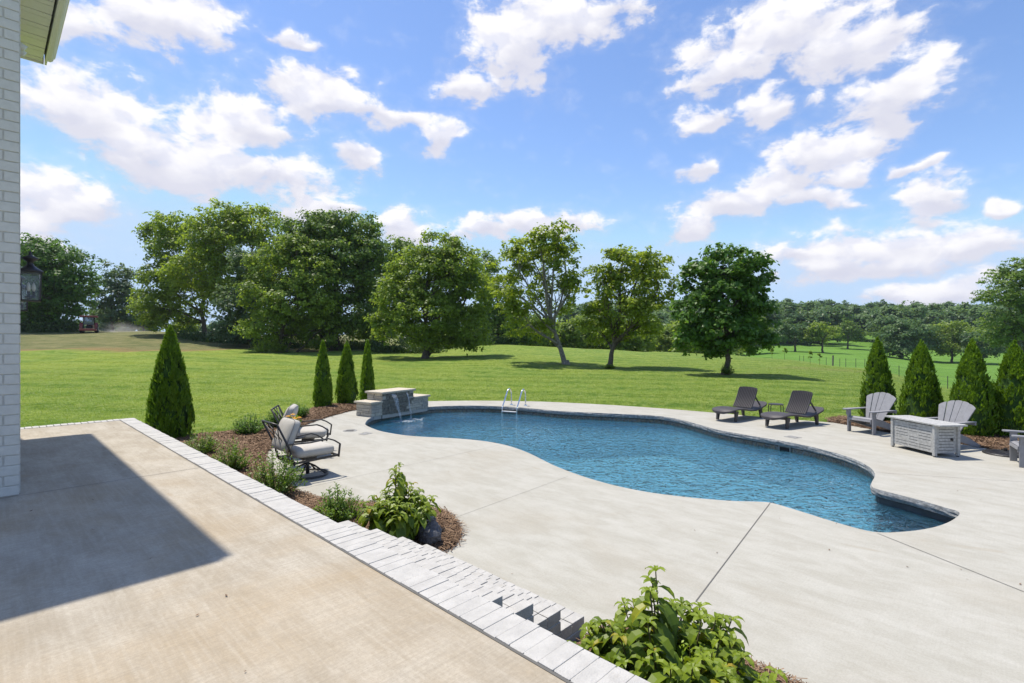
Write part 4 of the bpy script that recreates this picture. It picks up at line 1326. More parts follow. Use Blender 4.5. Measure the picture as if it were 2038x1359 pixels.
def make_adirondack():
    r = empty('adirondack_chair')
    mt = M['adirondack']
    # fan back: five slats with scalloped tops
    m = MB(); a = math.radians(64)
    au = Vector((0, 1, 0)); av = Vector((-math.cos(a), 0, math.sin(a))); ac = Vector((math.sin(a), 0, math.cos(a)))
    o = Vector((-.17, 0, .27))
    L = [.605, .690, .722, .690, .605]
    for k in range(5):
        y0 = (k - 2.5) * .082; y1 = (k - 1.5) * .082
        t0 = (k - 2.5) * .142; t1 = (k - 1.5) * .142
        g = .004; ol = [(y0 + g, 0), (y1 - g, 0)]
        n = 8
        side_l = L[k]
        hl = side_l - (.06 if k == 0 else .0); hr = side_l - (.06 if k == 4 else .0)
        # tops rise towards the middle of the fan
        top = []
        for i in range(n + 1):
            f = i / n; yy = t1 - g + (t0 - t1 + 2 * g) * f
            base = .738 - 1.25 * (yy * .134 / .142) ** 2
            lean = (.028 if k in (1,) else -.028 if k in (3,) else 0) * (f - .5)
            if k == 0: lean = .06 * (.5 - f) * 1.1
            if k == 4: lean = .06 * (f - .5) * 1.1
            top.append((yy, base + .012 * math.sqrt(max(0, 1 - (2 * f - 1) ** 2))))
        ym = ((y0 + t0) / 2 * .93 + g, .34); yn = ((y1 + t1) / 2 * .93 - g, .34)
        ol = [(y0 + g, 0), (y1 - g, 0)] + top
        cup = .018 * (abs(k - 2) / 2) ** 2
        m.slab(ol, au, av, ac, o + ac * cup, .022)
    m.build('backrest', mt, r, bevel=.003)
    # seat: slats on a line falling to the back, rolled over at the front
    m = MB()
    pts = [(-.20, .265), (-.07, .30), (.06, .335), (.19, .365), (.29, .375), (.345, .345), (.36, .29)]
    for (x0, z0), (x1, z1) in zip(pts[:-1], pts[1:]):
        d = Vector((x1 - x0, 0, z1 - z0)).normalized()
        m.bar(Vector((x0, 0, z0)) + d * .003, Vector((x1, 0, z1)) - d * .003, .52, .022, up=(0, 0, 1))
    m.build('seat', mt, r, bevel=.003)
    for s in (-1, 1):
        m = MB()      # side rail that is also the back leg
        m.slab([(.36, .36), (.36, .25), (.2, .22), (-.60, .0), (-.70, .0), (-.66, .05), (-.25, .25), (.0, .30), (.28, .365)], (1, 0, 0), (0, 0, 1), (0, 1, 0), (0, s * .26 - .013, 0), .026)
        m.build('side_rail', mt, r, bevel=.003)
        m = MB()
        m.box((.30, s * .30, .265), (.10, .035, .53)); m.build('front_leg', mt, r, bevel=.004)
        m = MB()
        m.slab([(.255, .53), (.345, .53), (.345, .40)], (1, 0, 0), (0, 0, 1), (0, s, 0), (0, s * .318, 0), .03)
        m.build('arm_bracket', mt, r, bevel=.003)
        m = MB()
        ol = [(.44, -.045), (.455, .0), (.44, .05), (.38, .075), (.20, .075), (-.30, .035), (-.44, .03), (-.44, -.03), (-.2, -.045), (.38, -.07)]
        ol = [(x, y * 1.0) for x, y in ol]
        m.slab([(x, s * (.32 + y)) for x, y in ol], (1, 0, 0), (0, 1, 0), (0, 0, 1), (0, 0, .531), .026)
        m.build('armrest', mt, r, bevel=.004)
    m = MB(); m.bar((-.395, -.36, .515), (-.395, .36, .515), .03, .07); m.bar((-.20, -.24, .20), (-.20, .24, .20), .025, .08); m.build('back_brace', mt, r, bevel=.003)
    return r


ad = make_adirondack()
ad.location = (8.68, 12.42, 0); ad.rotation_euler.z = math.radians(201)
tag(ad, 'grey slatted fan-back lounge chair, leftmost, standing left of the grey fire table', 'chair', 'grey slatted lounge chairs')
a2 = copy_tree(ad); a2.location = (9.02, 10.72, 0); a2.rotation_euler.z = math.radians(196)
tag(a2, 'grey slatted fan-back lounge chair standing behind the grey fire table', 'chair', 'grey slatted lounge chairs')
a3 = copy_tree(ad); a3.location = (9.33, 9.02, 0); a3.rotation_euler.z = math.radians(147)
tag(a3, 'grey slatted lounge chair cut off by the right edge, beside the black parasol base', 'chair', 'grey slatted lounge chairs')

# fire table
ft = empty('fire_table', (8.245, 10.25, 0), math.radians(4), 'whitewashed grey slatted fire pit table with a round black knob on its end', 'fire table')
hx, hy, ht = .235, .49, .60
for sx in (-1, 1):
    for sy in (-1, 1):
        mb = MB(); mb.box((sx * hx, sy * hy, .31), (.055, .055, .58)); lg = mb.build('leg', M['fire_wood'], ft, bevel=.004)
        mb = MB(); mb.lathe([(.022, 0), (.022, .022)], (sx * hx, sy * hy, 0), 10); mb.build('foot', M['black_metal'], lg)
nb = 9
for sx in (-1, 1):
    mb = MB()
    for k in range(nb):
        h = (.58 - .07) / nb; mb.box((sx * (hx - .006), 0, .07 + h * (k + .5)), (.016, 2 * hy - .05, h - .002))
    mb.build('long_panel', M['fire_wood'], ft, bevel=.002)
    mb = MB()
    for k in range(nb - 1):
        h = (.58 - .07) / nb
        for (y0, y1) in ((-.40, -.14), (-.11, .09), (.12, .40)):
            if (k + int(y0 * 10)) % 5 == 3: continue
            mb.box((sx * (hx + .0025), (y0 + y1) / 2, .07 + h * (k + 1)), (.002, y1 - y0, .007))
    mb.build('slot_line', M['dark_void'], ft)
for sy in (-1, 1):
    mb = MB()
    for k in range(nb):
        h = (.58 - .07) / nb; mb.box((0, sy * (hy - .006), .07 + h * (k + .5)), (2 * hx - .05, .016, h - .002))
    mb.build('end_panel', M['fire_wood'], ft, bevel=.002)
    mb = MB()
    for k in range(nb - 1):
        h = (.58 - .07) / nb; mb.box((0, sy * (hy + .0025), .07 + h * (k + 1)), (.30, .002, .007))
    mb.build('slot_line', M['dark_void'], ft)
mb = MB(); mb.tube([(.10, -hy - .0, .33), (.10, -hy - .03, .33)], .022, 14); mb.build('knob', M['black_metal'], ft)
tw, tl_ = .56, 1.30
mb = MB()
mb.box((0, -tl_ / 2 + .11, .615), (tw, .22, .03)); mb.box((0, tl_ / 2 - .11, .615), (tw, .22, .03))
mb.box((-tw / 2 + .085, 0, .615), (.17, tl_ - .446, .03)); mb.box((tw / 2 - .085, 0, .615), (.17, tl_ - .446, .03))
top = mb.build('table_top', M['fire_wood'], ft, bevel=.004)
mb = MB(); mb.box((0, 0, .613), (tw - .348, tl_ - .452, .03)); mb.build('burner_lid', M['fire_wood'], top, bevel=.003)

# parasol base
ub = empty('parasol_base', (9.62, 9.98, 0), 0, 'round black patterned parasol base lying on the deck near the right edge', 'parasol base')
mb = MB(); mb.lathe([(.33, 0), (.345, .015), (.33, .035), (.20, .05), (.06, .065)], n=36); mb.build('plate', M['black_metal'], ub)
mb = MB()
for k in range(22):
    a = k * 6.283 / 22; mb.tube([(.10 * math.cos(a), .10 * math.sin(a), .063), (.20 * math.cos(a + .2), .20 * math.sin(a + .2), .054), (.30 * math.cos(a), .30 * math.sin(a), .041)], .006, 5)
mb.build('ornament', M['black_metal'], ub)
mb = MB(); mb.lathe([(.03, .06), (.03, .12), (.022, .12)], n=14); mb.build('socket', M['black_metal'], ub)

# ------------------------------------------------------------------ planting beds
def bed(name, poly, mound, seed):
    P = [Vector((p.x, p.y, 0)) for p in poly]
    r_ = resample(P, .15)
    bm = bmesh.new()
    n = len(r_)
    X = np.array([p.x for p in r_]); Y = np.array([p.y for p in r_])
    g = .16
    gx, gy = np.meshgrid(np.arange(X.min(), X.max(), g), np.arange(Y.min(), Y.max(), g))
    ok = inside(P, gx, gy); d = seg_dist(P, gx, gy); ok &= d > .08
    from mathutils.geometry import delaunay_2d_cdt
    vs = [Vector((a, b)) for a, b in zip(X, Y)] + [Vector((a, b)) for a, b in zip(gx[ok], gy[ok])]
    co, _e, fs, *_ = delaunay_2d_cdt(vs, [(i, (i + 1) % n) for i in range(n)], [], 1, 1e-4)
    cx = np.array([c.x for c in co]); cy = np.array([c.y for c in co])
    dd = seg_dist(P, cx, cy)
    zz = .008 + mound * np.clip(dd / .5, 0, 1) ** .7
    zz = zz + np.array([.012 * mnoise.noise(Vector((a * 4, b * 4, seed))) for a, b in zip(cx, cy)]) * np.clip(dd / .2, 0, 1)
    me_ = bpy.data.meshes.new(name); me_.from_pydata([(a, b, c) for a, b, c in zip(cx, cy, zz)], [], [tuple(f) for f in fs])
    me_.polygons.foreach_set('use_smooth', [True] * len(me_.polygons))
    me_.materials.append(M['soil'])
    bmf = bmesh.new(); bmf.from_mesh(me_)
    for f in bmf.faces:
        if f.normal.z < 0: f.normal_flip()
    bmf.to_mesh(me_); bmf.free()
    o = bpy.data.objects.new(name, me_); COL.objects.link(o); return tag(o, kind='structure')


def straw(name, poly, mound, per_m2, seed, over=.05):
    rg = np.random.default_rng(seed)
    P = [Vector((p.x, p.y, 0)) for p in poly]
    X0, X1 = min(p.x for p in P) - over, max(p.x for p in P) + over; Y0, Y1 = min(p.y for p in P) - over, max(p.y for p in P) + over
    n = int((X1 - X0) * (Y1 - Y0) * per_m2)
    x = rg.uniform(X0, X1, n); y = rg.uniform(Y0, Y1, n)
    i_ = inside(P, x, y); d = seg_dist(P, x, y)
    keep = i_ | ((d < over) & (rg.random(n) < .25))
    q = np.stack([x, y], -1); pp = q @ np.array([VN.x, VN.y]); tt_ = q @ np.array([VD.x, VD.y])
    keep &= pp > 1.97
    keep &= ~((tt_ > 2.27) & (tt_ < 4.24) & (pp < 3.13))
    dist = np.hypot(x, y); keep &= rg.random(n) < np.clip(9 / dist, .3, 1)
    x, y, d, i_ = x[keep], y[keep], d[keep], i_[keep]; n = len(x)
    z = np.where(i_, .012 + mound * np.clip(d / .5, 0, 1) ** .7, .008) + rg.random(n) * .03
    a = rg.uniform(0, 6.283, n); L = rg.uniform(.05, .13, n); w = rg.uniform(.0022, .0045, n) * np.clip(dist[keep] / 5, 1, 2.5)
    tl = rg.normal(0, .22, n)
    dx, dy, dz = np.cos(a) * L / 2, np.sin(a) * L / 2, tl * L / 2
    sx, sy = -np.sin(a) * w, np.cos(a) * w
    c = np.stack([x, y, z], -1); dv = np.stack([dx, dy, dz], -1); sv = np.stack([sx, sy, np.zeros(n)], -1)
    V = np.stack([c - dv - sv, c - dv + sv, c + dv + sv, c + dv - sv], 1).reshape(-1, 3)
    V[:, 2] = np.maximum(V[:, 2], .004)
    o = mesh_np(name, V, 4, M['straw'], np.repeat(rg.random(n), 4)); return tag(o, kind='stuff')


bed('mulch_bed', BEDL, .06, 1); bed('mulch_bed', BEDR, .07, 2); bed('mulch_bed', BEDB, .05, 3)
straw('pine_straw', BEDL, .06, 2600, 21); straw('pine_straw', BEDR, .07, 4200, 22); straw('pine_straw', BEDB, .05, 1500, 23)

# rock-shaped light
rk = empty('garden_rock_speaker', gp(855, 1082, .03), .5, 'dark grey artificial rock with a flat square panel on top beside the steps', 'rock')
bm = bmesh.new(); bmesh.ops.create_icosphere(bm, subdivisions=4, radius=1)
for v in bm.verts:
    p = v.co.copy(); f = .88 + .22 * mnoise.noise(p * 1.7 + Vector((3, 1, 0))) + .10 * mnoise.noise(p * 4.5) + .04 * mnoise.noise(p * 11)
    z = p.z; t = .72 if z > .3 else 1 - .3 * (z + 1) / 1.3 * .8
    v.co = Vector((p.x * .135 * f * (1.1 - .35 * max(0, z)), p.y * .125 * f * (1.1 - .35 * max(0, z)), min(.265, .12 + p.z * .165 * f)))
me_ = bpy.data.meshes.new('shell'); bm.to_mesh(me_); bm.free(); me_.materials.append(M['rock'])
o = bpy.data.objects.new('shell', me_); COL.objects.link(o); o.parent = rk
mb = MB(); mb.box((0, 0, .268), (.12, .11, .012)); mb.build('panel_frame', M['rock'], rk, bevel=.003)
mb = MB(); mb.box((0, 0, .2755), (.09, .08, .003)); mb.build('solar_panel', M['solar'], rk)


# ------------------------------------------------------------------ shrubs
def rhombs(P, A, B, tint):
    """P centres, A half length vectors, B half width vectors"""
    V = np.stack([P - A, P + B, P + A, P - B], 1).reshape(-1, 3)
    return V, np.repeat(tint, 4)


def unit(v): return v / (np.linalg.norm(v, axis=-1, keepdims=True) + 1e-9)


def twiggy(name, loc, w, h, ntw, nlf, leaf, mat, seed, label, group=None, up=.75, cat='shrub'):
    """upright shrub: many twigs from the ground, each set with small leaves"""
    rg = np.random.default_rng(seed)
    r = empty(name, loc, 0, label, cat, group)
    P = []; A = []; B = []; T = []; st = MB()
    for k in range(ntw):
        a = rg.uniform(0, 6.283); rr = math.sqrt(rg.random()) * .5
        tipv = np.array([math.cos(a) * rr * w, math.sin(a) * rr * w, h * (1 - .75 * (rr / .5) ** 2.2 * .8) * rg.uniform(.50, 1.18)])
        b0 = np.array([tipv[0] * .25, tipv[1] * .25, 0.0])
        midp = np.array([tipv[0] * .8, tipv[1] * .8, tipv[2] * .45])
        ts = np.linspace(.18, 1.0, nlf)
        pos = ((1 - ts) ** 2)[:, None] * b0 + (2 * ts * (1 - ts))[:, None] * midp + (ts ** 2)[:, None] * tipv
        if k % 3 == 0:
            st.tube([tuple(b0), tuple(.25 * b0 + .5 * midp + .25 * tipv), tuple(tipv)], [.006, .004, .002], 4, caps=False)
        ang = rg.uniform(0, 6.283, nlf)
        out = np.stack([np.cos(ang), np.sin(ang), np.full(nlf, up) + rg.normal(0, .3, nlf)], -1); out = unit(out)
        sidev = unit(np.cross(out, np.array([0, 0, 1.0]) + rg.normal(0, .3, (nlf, 3))))
        L = leaf * rg.uniform(.7, 1.25, nlf)
        P.append(pos + out * L[:, None] * .8); A.append(out * L[:, None] * .6); B.append(sidev * L[:, None] * .33)
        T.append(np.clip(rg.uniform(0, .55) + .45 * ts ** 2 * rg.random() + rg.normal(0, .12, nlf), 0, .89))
    V, T = rhombs(np.concatenate(P), np.concatenate(A), np.concatenate(B), np.concatenate(T))
    mesh_np('foliage', V, 4, mat, T, r)
    st.build('stem', M['stem'], r, recalc=False)
    return r


G = 'evergreen shrubs in the planting bed'
for i, (px, py, w, h, lab, nt_) in enumerate([
        (400, 905, .66, .46, 'small upright green shrub in the bed, closest to the big conical evergreen', 90),
        (460, 938, .66, .50, 'upright green shrub behind the patio wall, second from the conical evergreen', 100),
        (547, 988, .82, .62, 'largest upright leafy shrub between the patio wall and the swivel chair', 150),
        (672, 1040, .62, .40, 'low spreading small-leaved shrub beside the top of the brick steps', 110)]):
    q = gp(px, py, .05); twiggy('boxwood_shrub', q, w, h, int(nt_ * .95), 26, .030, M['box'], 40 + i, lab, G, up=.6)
for i, (px, py, w, h, lab) in enumerate([
        (496, 864, .78, .46, 'rounded dense green shrub at the lawn edge, left one of three'),
        (551, 851, .68, .44, 'rounded dense green shrub at the lawn edge, behind the two swivel chairs'),
        (592, 832, .66, .42, 'rounded dense green shrub farthest along the lawn edge, behind the cream cushion')]):
    q = gp(px, py, .05); twiggy('boxwood_shrub', q, w, h, 150, 24, .034, M['leaf_deep'], 50 + i, lab, G, up=.5)


def broadleaf(name, loc, w, h, nst, seed, label, tall=None):
    rd = random.Random(seed)
    r = empty(name, loc, 0, label, 'shrub')
    V = []; T = []; st = MB()
    for k in range(nst):
        a = k * 2.4 + rd.uniform(-.4, .4); rr = math.sqrt((k + .5) / nst) * .5
        tp = Vector((math.cos(a) * rr * w, math.sin(a) * rr * w, h * (1 - 1.1 * rr ** 1.6) * rd.uniform(.72, 1.0)))
        if tall and k < tall: tp = Vector((rd.gauss(0, .05) - .10 * w, rd.gauss(0, .05) + .12 * w, h * rd.uniform(1.12, 1.25)))
        b0 = Vector((tp.x * .3, tp.y * .3, 0)); mid = Vector((tp.x * .75, tp.y * .75, tp.z * .5))
        st.tube([b0, mid, tp], [.008, .006, .004], 5, caps=False)
        base_t = rd.uniform(.15, .7)
        levels = 6
        for lv in range(levels):
            f = 1 - lv * .12
            p = (b0 * (1 - f) ** 2 + mid * 2 * f * (1 - f) + tp * f * f)
            nleaf = 2 if lv else 4
            for q in range(nleaf + (1 if lv < 3 else 0)):
                an = lv * 1.57 + q * 6.283 / (nleaf + (1 if lv < 3 else 0)) + rd.uniform(-.3, .3)
                size = (.085 if lv == 0 else .160 if lv == 1 else .215) * rd.uniform(.8, 1.2)
                el_ = (.8 if lv == 0 else .25 if lv == 1 else -.1) + rd.uniform(-.3, .2)
                dv = (math.cos(an) * math.cos(el_), math.sin(an) * math.cos(el_), math.sin(el_))
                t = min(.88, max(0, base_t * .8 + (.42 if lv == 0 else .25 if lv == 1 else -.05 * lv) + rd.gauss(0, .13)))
                if rd.random() < .05: t = rd.uniform(.93, 1)
                for qd in leaf_strip(p, dv, (0, 0, 1), size, size * .38, 1.0 + 1.0 * rd.random()): V += [tuple(x) for x in qd]; T += [t] * 4
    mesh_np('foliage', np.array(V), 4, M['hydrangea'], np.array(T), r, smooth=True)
    st.build('stem', M['stem'], r, recalc=False)
    return r


broadleaf('hydrangea', gp(795, 1068, .06), .80, .60, 32, 5, 'broad-leaved yellow-green hydrangea bush beside the dark rock at the steps', tall=3)
q = pt(2.80, 1.42, .03)
broadleaf('hydrangea', q, 1.16, .58, 62, 9, 'large broad-leaved hydrangea bush at the bottom, right of the brick steps', tall=3)
q = pt(2.74, 1.27, .06)
twiggy('lime_shrub', q, .55, .42, 80, 22, .022, M['lime'], 77, 'low lime-green small-leaved shrub at the bottom edge under the large hydrangea')


def thuja(name, loc, w, h, seed, label, group, n=15000, second=None):
    w = w * .90
    rg = np.random.default_rng(seed)
    r = empty(name, loc, rg.uniform(0, 6), label, 'evergreen', group)
    Vs = []; Ts = []
    cones = [(0, 0, w, h, n)] + ([second] if second else [])
    for (ox, oy, ww, hh, nn) in cones:
        # upright flame-shaped plumes of foliage laid round the cone
        nl = int(nn / 62)
        la = rg.uniform(0, 6.283, nl); lz = rg.uniform(-.06, .93, nl)
        pf = lambda q: np.where(q < .10, .84 + np.maximum(q, 0) * 1.6, 1.0) * np.clip(1 - np.clip(q, 0, 1) ** 1.75, 0, 1) ** .85
        lr = ww / 2 * pf(lz) * rg.uniform(.80, 1.08, nl) * (1 + .08 * np.sin(2 * la + seed) * np.sin(5 * lz + seed))
        ll = rg.uniform(.16, .34, nl) * hh / 2.2 * (1.05 - .35 * np.clip(lz, 0, 1)); lw_ = rg.uniform(.050, .085, nl) * (1.1 - .4 * np.clip(lz, 0, 1))
        lt = rg.uniform(0.05, .62, nl)
        k = rg.integers(0, nl, nn); tt = rg.random(nn) ** .8
        wid = lw_[k] * np.sin(np.clip(tt * .82 + .16, 0, 1) * math.pi) ** .8
        out = np.stack([np.cos(la[k]), np.sin(la[k]), np.zeros(nn)], -1)
        tan_ = np.stack([-np.sin(la[k]), np.cos(la[k]), np.zeros(nn)], -1)
        zz = lz[k] * hh + tt * ll[k]
        lean_ = pf(np.clip((zz / hh), 0, 1)) * ww / 2
        rad = np.minimum(lr[k], lean_ * 1.04 + .012) * (1 - .05 * tt)
        P = out * (rad + np.abs(rg.normal(0, .35, nn)) * wid * .5 - .02)[:, None] + tan_ * (rg.normal(0, .55, nn) * wid)[:, None]
        P[:, 2] = np.maximum(zz, .015); P[:, 0] += ox; P[:, 1] += oy
        upv = unit(out * rg.uniform(.05, .55, nn)[:, None] + np.array([0, 0, 1.0]) + rg.normal(0, .25, (nn, 3)))
        tang = unit(np.cross(upv, out) + rg.normal(0, .55, (nn, 3)))
        L = rg.uniform(.026, .055, nn)
        t = np.clip(lt[k] + .25 * tt + rg.normal(0, .12, nn), 0, .89)
        V, T = rhombs(P, upv * L[:, None], tang * (L * .42)[:, None], t)
        Vs.append(V); Ts.append(T)
        # loose tips that break the outline
        m_ = 380
        zf = rg.uniform(.02, 1.0, m_); a = rg.uniform(0, 6.283, m_)
        prof = (1 - zf ** 1.75) ** .85
        P = np.stack([ox + ww / 2 * prof * 1.02 * np.cos(a), oy + ww / 2 * prof * 1.02 * np.sin(a), zf * hh + .05], -1)
        upv = unit(np.stack([np.cos(a) * .4, np.sin(a) * .4, np.ones(m_)], -1) + rg.normal(0, .25, (m_, 3)))
        tang = unit(np.cross(upv, rg.normal(0, 1, (m_, 3)))); L = rg.uniform(.04, .08, m_)
        V, T = rhombs(P, upv * L[:, None], tang * (L * .25)[:, None], rg.uniform(.3, .89, m_)); Vs.append(V); Ts.append(T)
    mesh_np('crown', np.concatenate(Vs), 4, M['thuja'], np.concatenate(Ts), r)
    m2 = MB()
    # solid inner wood and old foliage keep the cone from being see-through
    m2.tube([(0, 0, -.03), (0, 0, h * .5), (0, 0, h * .9)], [.06, .04, .01], 8)
    m2.build('trunk', M['bark'], r)
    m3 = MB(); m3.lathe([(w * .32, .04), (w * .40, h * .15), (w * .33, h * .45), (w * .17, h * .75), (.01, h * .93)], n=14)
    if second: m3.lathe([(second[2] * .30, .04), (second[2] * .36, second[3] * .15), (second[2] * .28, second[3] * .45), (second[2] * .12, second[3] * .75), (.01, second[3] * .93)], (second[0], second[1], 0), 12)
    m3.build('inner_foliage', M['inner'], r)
    return r


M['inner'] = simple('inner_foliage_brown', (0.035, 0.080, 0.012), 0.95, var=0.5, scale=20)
G = 'conical evergreens around the pool'
thuja('arborvitae', gp(338, 876, 0), 1.02, 2.50, 1, 'tallest conical evergreen, at the corner of the patio on the left', G, 22000)
thuja('arborvitae', gp(642, 812, 0), .70, 2.18, 2, 'leftmost conical evergreen of the three behind the stone waterfall', G, 13000)
thuja('arborvitae', gp(690, 806, 0), .86, 2.14, 3, 'middle conical evergreen of the three behind the stone waterfall', G, 14000)
q = atY(731, 19.2, 0)
thuja('arborvitae', q, .62, 2.20, 4, 'twin-topped conical evergreen just left behind the waterfall cap', G, 11000, second=(.16, -.1, .46, 1.85, 6000))
thuja('arborvitae', gp(1747, 838, 0), .98, 2.26, 5, 'conical evergreen behind the leftmost grey lounge chair', G)
thuja('arborvitae', gp(1834, 852, 0), 1.08, 2.18, 6, 'conical evergreen between the leftmost grey lounge chair and the fire table', G)
thuja('arborvitae', gp(1936, 869, 0), 1.02, 2.20, 7, 'conical evergreen behind the grey lounge chair at the fire table', G)
thuja('arborvitae', gp(2020, 872, 0), 1.12, 2.15, 8, 'conical evergreen cut by the right edge, behind the parasol base', G)


# ------------------------------------------------------------------ trees
def tree_mesh(lobes, rg, leaf, density, clump_r, fill=.35, flat=.55, tintspread=.5, droop=0.0, wisps=0.12):
    """lobes: (cx,cy,cz,rx,ry,rz). returns leaf verts, tints, clump centres (with lobe index)"""
    P = []; T = []; N = []; CL = []
    nl0 = len(lobes); lobes = list(lobes)
    for (cx, cy, cz_, rx, ry, rz) in lobes[:nl0]:
        for q in range(2):
            d = unit(rg.normal(0, 1, 3)); d[2] = abs(d[2]) * .9 - .1
            lobes.append((cx + d[0] * rx, cy + d[1] * ry, cz_ + d[2] * rz, rx * rg.uniform(.3, .5), ry * rg.uniform(.3, .5), rz * rg.uniform(.3, .5)))
    for li, (cx, cy, cz_, rx, ry, rz) in enumerate(lobes):
        vol = rx * ry * rz
        nc = max(6, int(density * .60 * vol ** .85))
        d = unit(rg.normal(0, 1, (nc, 3)))
        rad = (fill + (1 - fill) * rg.random(nc)) ** .6
        far_ = rg.random(nc) < wisps
        rad = np.where(far_, rg.uniform(1.0, 1.22, nc), rad)
        c = d * rad[:, None] * np.array([rx, ry, rz]) + np.array([cx, cy, cz_])
        lt = rg.uniform(.2, .6)
        for j in range(nc):
            cr = clump_r * .86 * rg.uniform(.6, 1.25) * (.6 if far_[j] else 1)
            nl = int(54 * (cr / clump_r) ** 1.5)
            g = rg.normal(0, 1, (nl, 3)) * np.array([.46, .46, .46 * flat]) * cr
            out = (c[j] - np.array([cx, cy, cz_]))
            # outer edge of a spray hangs a little
            g[:, 2] -= droop * (g[:, 0] ** 2 + g[:, 1] ** 2) / cr
            P.append(c[j] + g)
            nrm = unit(np.array([0, 0, .75]) + .45 * unit(out[None, :]) + .7 * g / cr + rg.normal(0, .50, (nl, 3)))
            N.append(nrm)
            T.append(np.clip(lt + rg.normal(0, tintspread * .42) + rg.normal(0, .12, nl), 0, .89))
            CL.append((li if li < nl0 else (li - nl0) // 2, c[j]))
    P = np.concatenate(P); N = np.concatenate(N); T = np.concatenate(T)
    n = len(P)
    a = unit(np.cross(N, rg.normal(0, 1, (n, 3)))); b = np.cross(N, a)
    L = leaf * 1.25 * rg.uniform(.65, 1.3, n)
    V, T = rhombs(P, a * (L * .62)[:, None], b * (L * .38)[:, None], T)
    return V, T, CL


def limb(mb, a, b, r0, r1, rd, n=5, sag=.12, sides=6):
    a, b = Vector(a), Vector(b); L = (b - a).length
    pts = []; rs = []
    off = Vector((rd.uniform(-1, 1), rd.uniform(-1, 1), rd.uniform(-.2, .8))) * L * sag
    for i in range(n + 1):
        t = i / n
        p = a.lerp(b, t) + off * math.sin(t * math.pi) * (1 - .3 * t)
        p += Vector((rd.gauss(0, 1), rd.gauss(0, 1), rd.gauss(0, 1))) * L * .012 * (0 if i in (0, n) else 1)
        pts.append(p); rs.append(r0 + (r1 - r0) * t ** .8)
    mb.tube(pts, rs, sides, caps=False)
    return pts


def tree(name, px, Y, base_z, lobes_px, mat, seed, label, group, leaf=.2, density=14, clump=.9, trunk_r=.2, bark='bark', forks=None, flat=.55, fill=.3,
         lean=(0, 0), droop=.1, nsub=40, wisps=.12, trunk_top=None, depth=.9, fork=.35, extra_trunks=0, tintspread=.5):
    """lobes_px: (px, py, rx_px, rz_px, dy metres) in the picture at the tree's own distance"""
    rg = np.random.default_rng(seed); rd = random.Random(seed)
    base = atY(px, Y); base.z = tz(base.x, base.y) if base_z is None else base_z
    r = empty(name, base, 0, label, 'tree', group)
    k = Y / F
    lobes = []
    for (lx, ly, rx, rz, dy) in lobes_px:
        Yl = Y + dy; kk = Yl / F
        c = Vector(((lx - 1019) * kk, Yl, CAMZ + (679.5 - ly) * kk)) - base
        lobes.append((c.x, c.y, c.z, rx * kk, max(rx, rz) * kk * depth, rz * kk))
    V, T, CL = tree_mesh(lobes, rg, leaf, density, clump, fill, flat, tintspread, droop, wisps)
    mesh_np('crown', V, 4, mat, T, r)
    m = MB()
    zc = [l[2] for l in lobes]; cz0 = np.mean(zc)
    tt_ = Vector((lean[0], lean[1], trunk_top if trunk_top else max(zc) * .62))
    tr = limb(m, (0, 0, -.3), tt_, trunk_r, trunk_r * .55, rd, 8, .035, 9)
    m.tube([(0, 0, -.3), (0, 0, .05), (0, 0, .35)], [trunk_r * 1.7, trunk_r * 1.35, trunk_r], 9, caps=False)
    for e in range(extra_trunks):
        o_ = Vector((rd.uniform(-1.6, 1.6), rd.uniform(-1, 1), -.3)); li = rd.choice(lobes)
        limb(m, o_, (li[0], li[1], li[2]), trunk_r * rd.uniform(.45, .8), trunk_r * .25, rd, 7, .08, 7)
    ends = []
    for (cx, cy, cz_, rx, ry, rz) in lobes:
        f = min(1, max(fork, (cz_ * .55) / tt_.z)); s = tr[min(len(tr) - 1, int(f * (len(tr) - 1)))]
        pl = limb(m, s, (cx, cy, cz_), trunk_r * .48, trunk_r * .16, rd, 6, .10, 7); ends.append(pl)
    rd.shuffle(CL)
    for li, c in CL[:nsub]:
        pl = ends[li]; s = pl[rd.randint(2, len(pl) - 1)]
        limb(m, s, c, trunk_r * .13, trunk_r * .03, rd, 4, .10, 5)
    m.build('trunk', M[bark], r, smooth=True, recalc=False)
    return r


GL = 'trees standing on the open lawn'
tree('lawn_tree', 1127, 42, None, [(1075, 478, 34, 30, 0), (1112, 468, 32, 34, -1), (1050, 500, 36, 30, 1), (1020, 525, 40, 36, -1), (1080, 530, 50, 40, 1.5), (1125, 520, 36, 42, -.5), (1005, 570, 30, 36, 1),
     (1140, 570, 26, 38, .5), (1020, 630, 34, 36, -1.5), (1060, 655, 38, 26, .5), (1105, 590, 40, 36, 2.2), (1040, 590, 34, 34, -2)],
     M['leaf_yellow'], 101, 'tallest lawn tree, sparse yellow-green crown over a leaning pale forked trunk', GL, leaf=.18, density=12.5, clump=.66, trunk_r=.24, bark='pale_bark', fill=.5, nsub=110, lean=(-1.2, .2), trunk_top=3.4, wisps=.22)
tree('lawn_tree', 1214, 38, None, [(1240, 520, 46, 30, 0), (1290, 525, 42, 32, .5), (1200, 560, 38, 40, -.5), (1260, 570, 60, 44, 1), (1312, 570, 32, 40, -.6), (1190, 615, 30, 34, .6), (1300, 620, 42, 32, -1), (1235, 625, 46, 34, -.6), (1195, 658, 34, 26, 1.2), (1265, 655, 50, 26, .8)],
     M['leaf_yellow'], 102, 'middle lawn tree with a rounded olive-green crown over a low forked trunk', GL, leaf=.17, density=20, clump=.62, trunk_r=.24, fill=.5, nsub=90, lean=(.3, 0), trunk_top=1.9, wisps=.16)
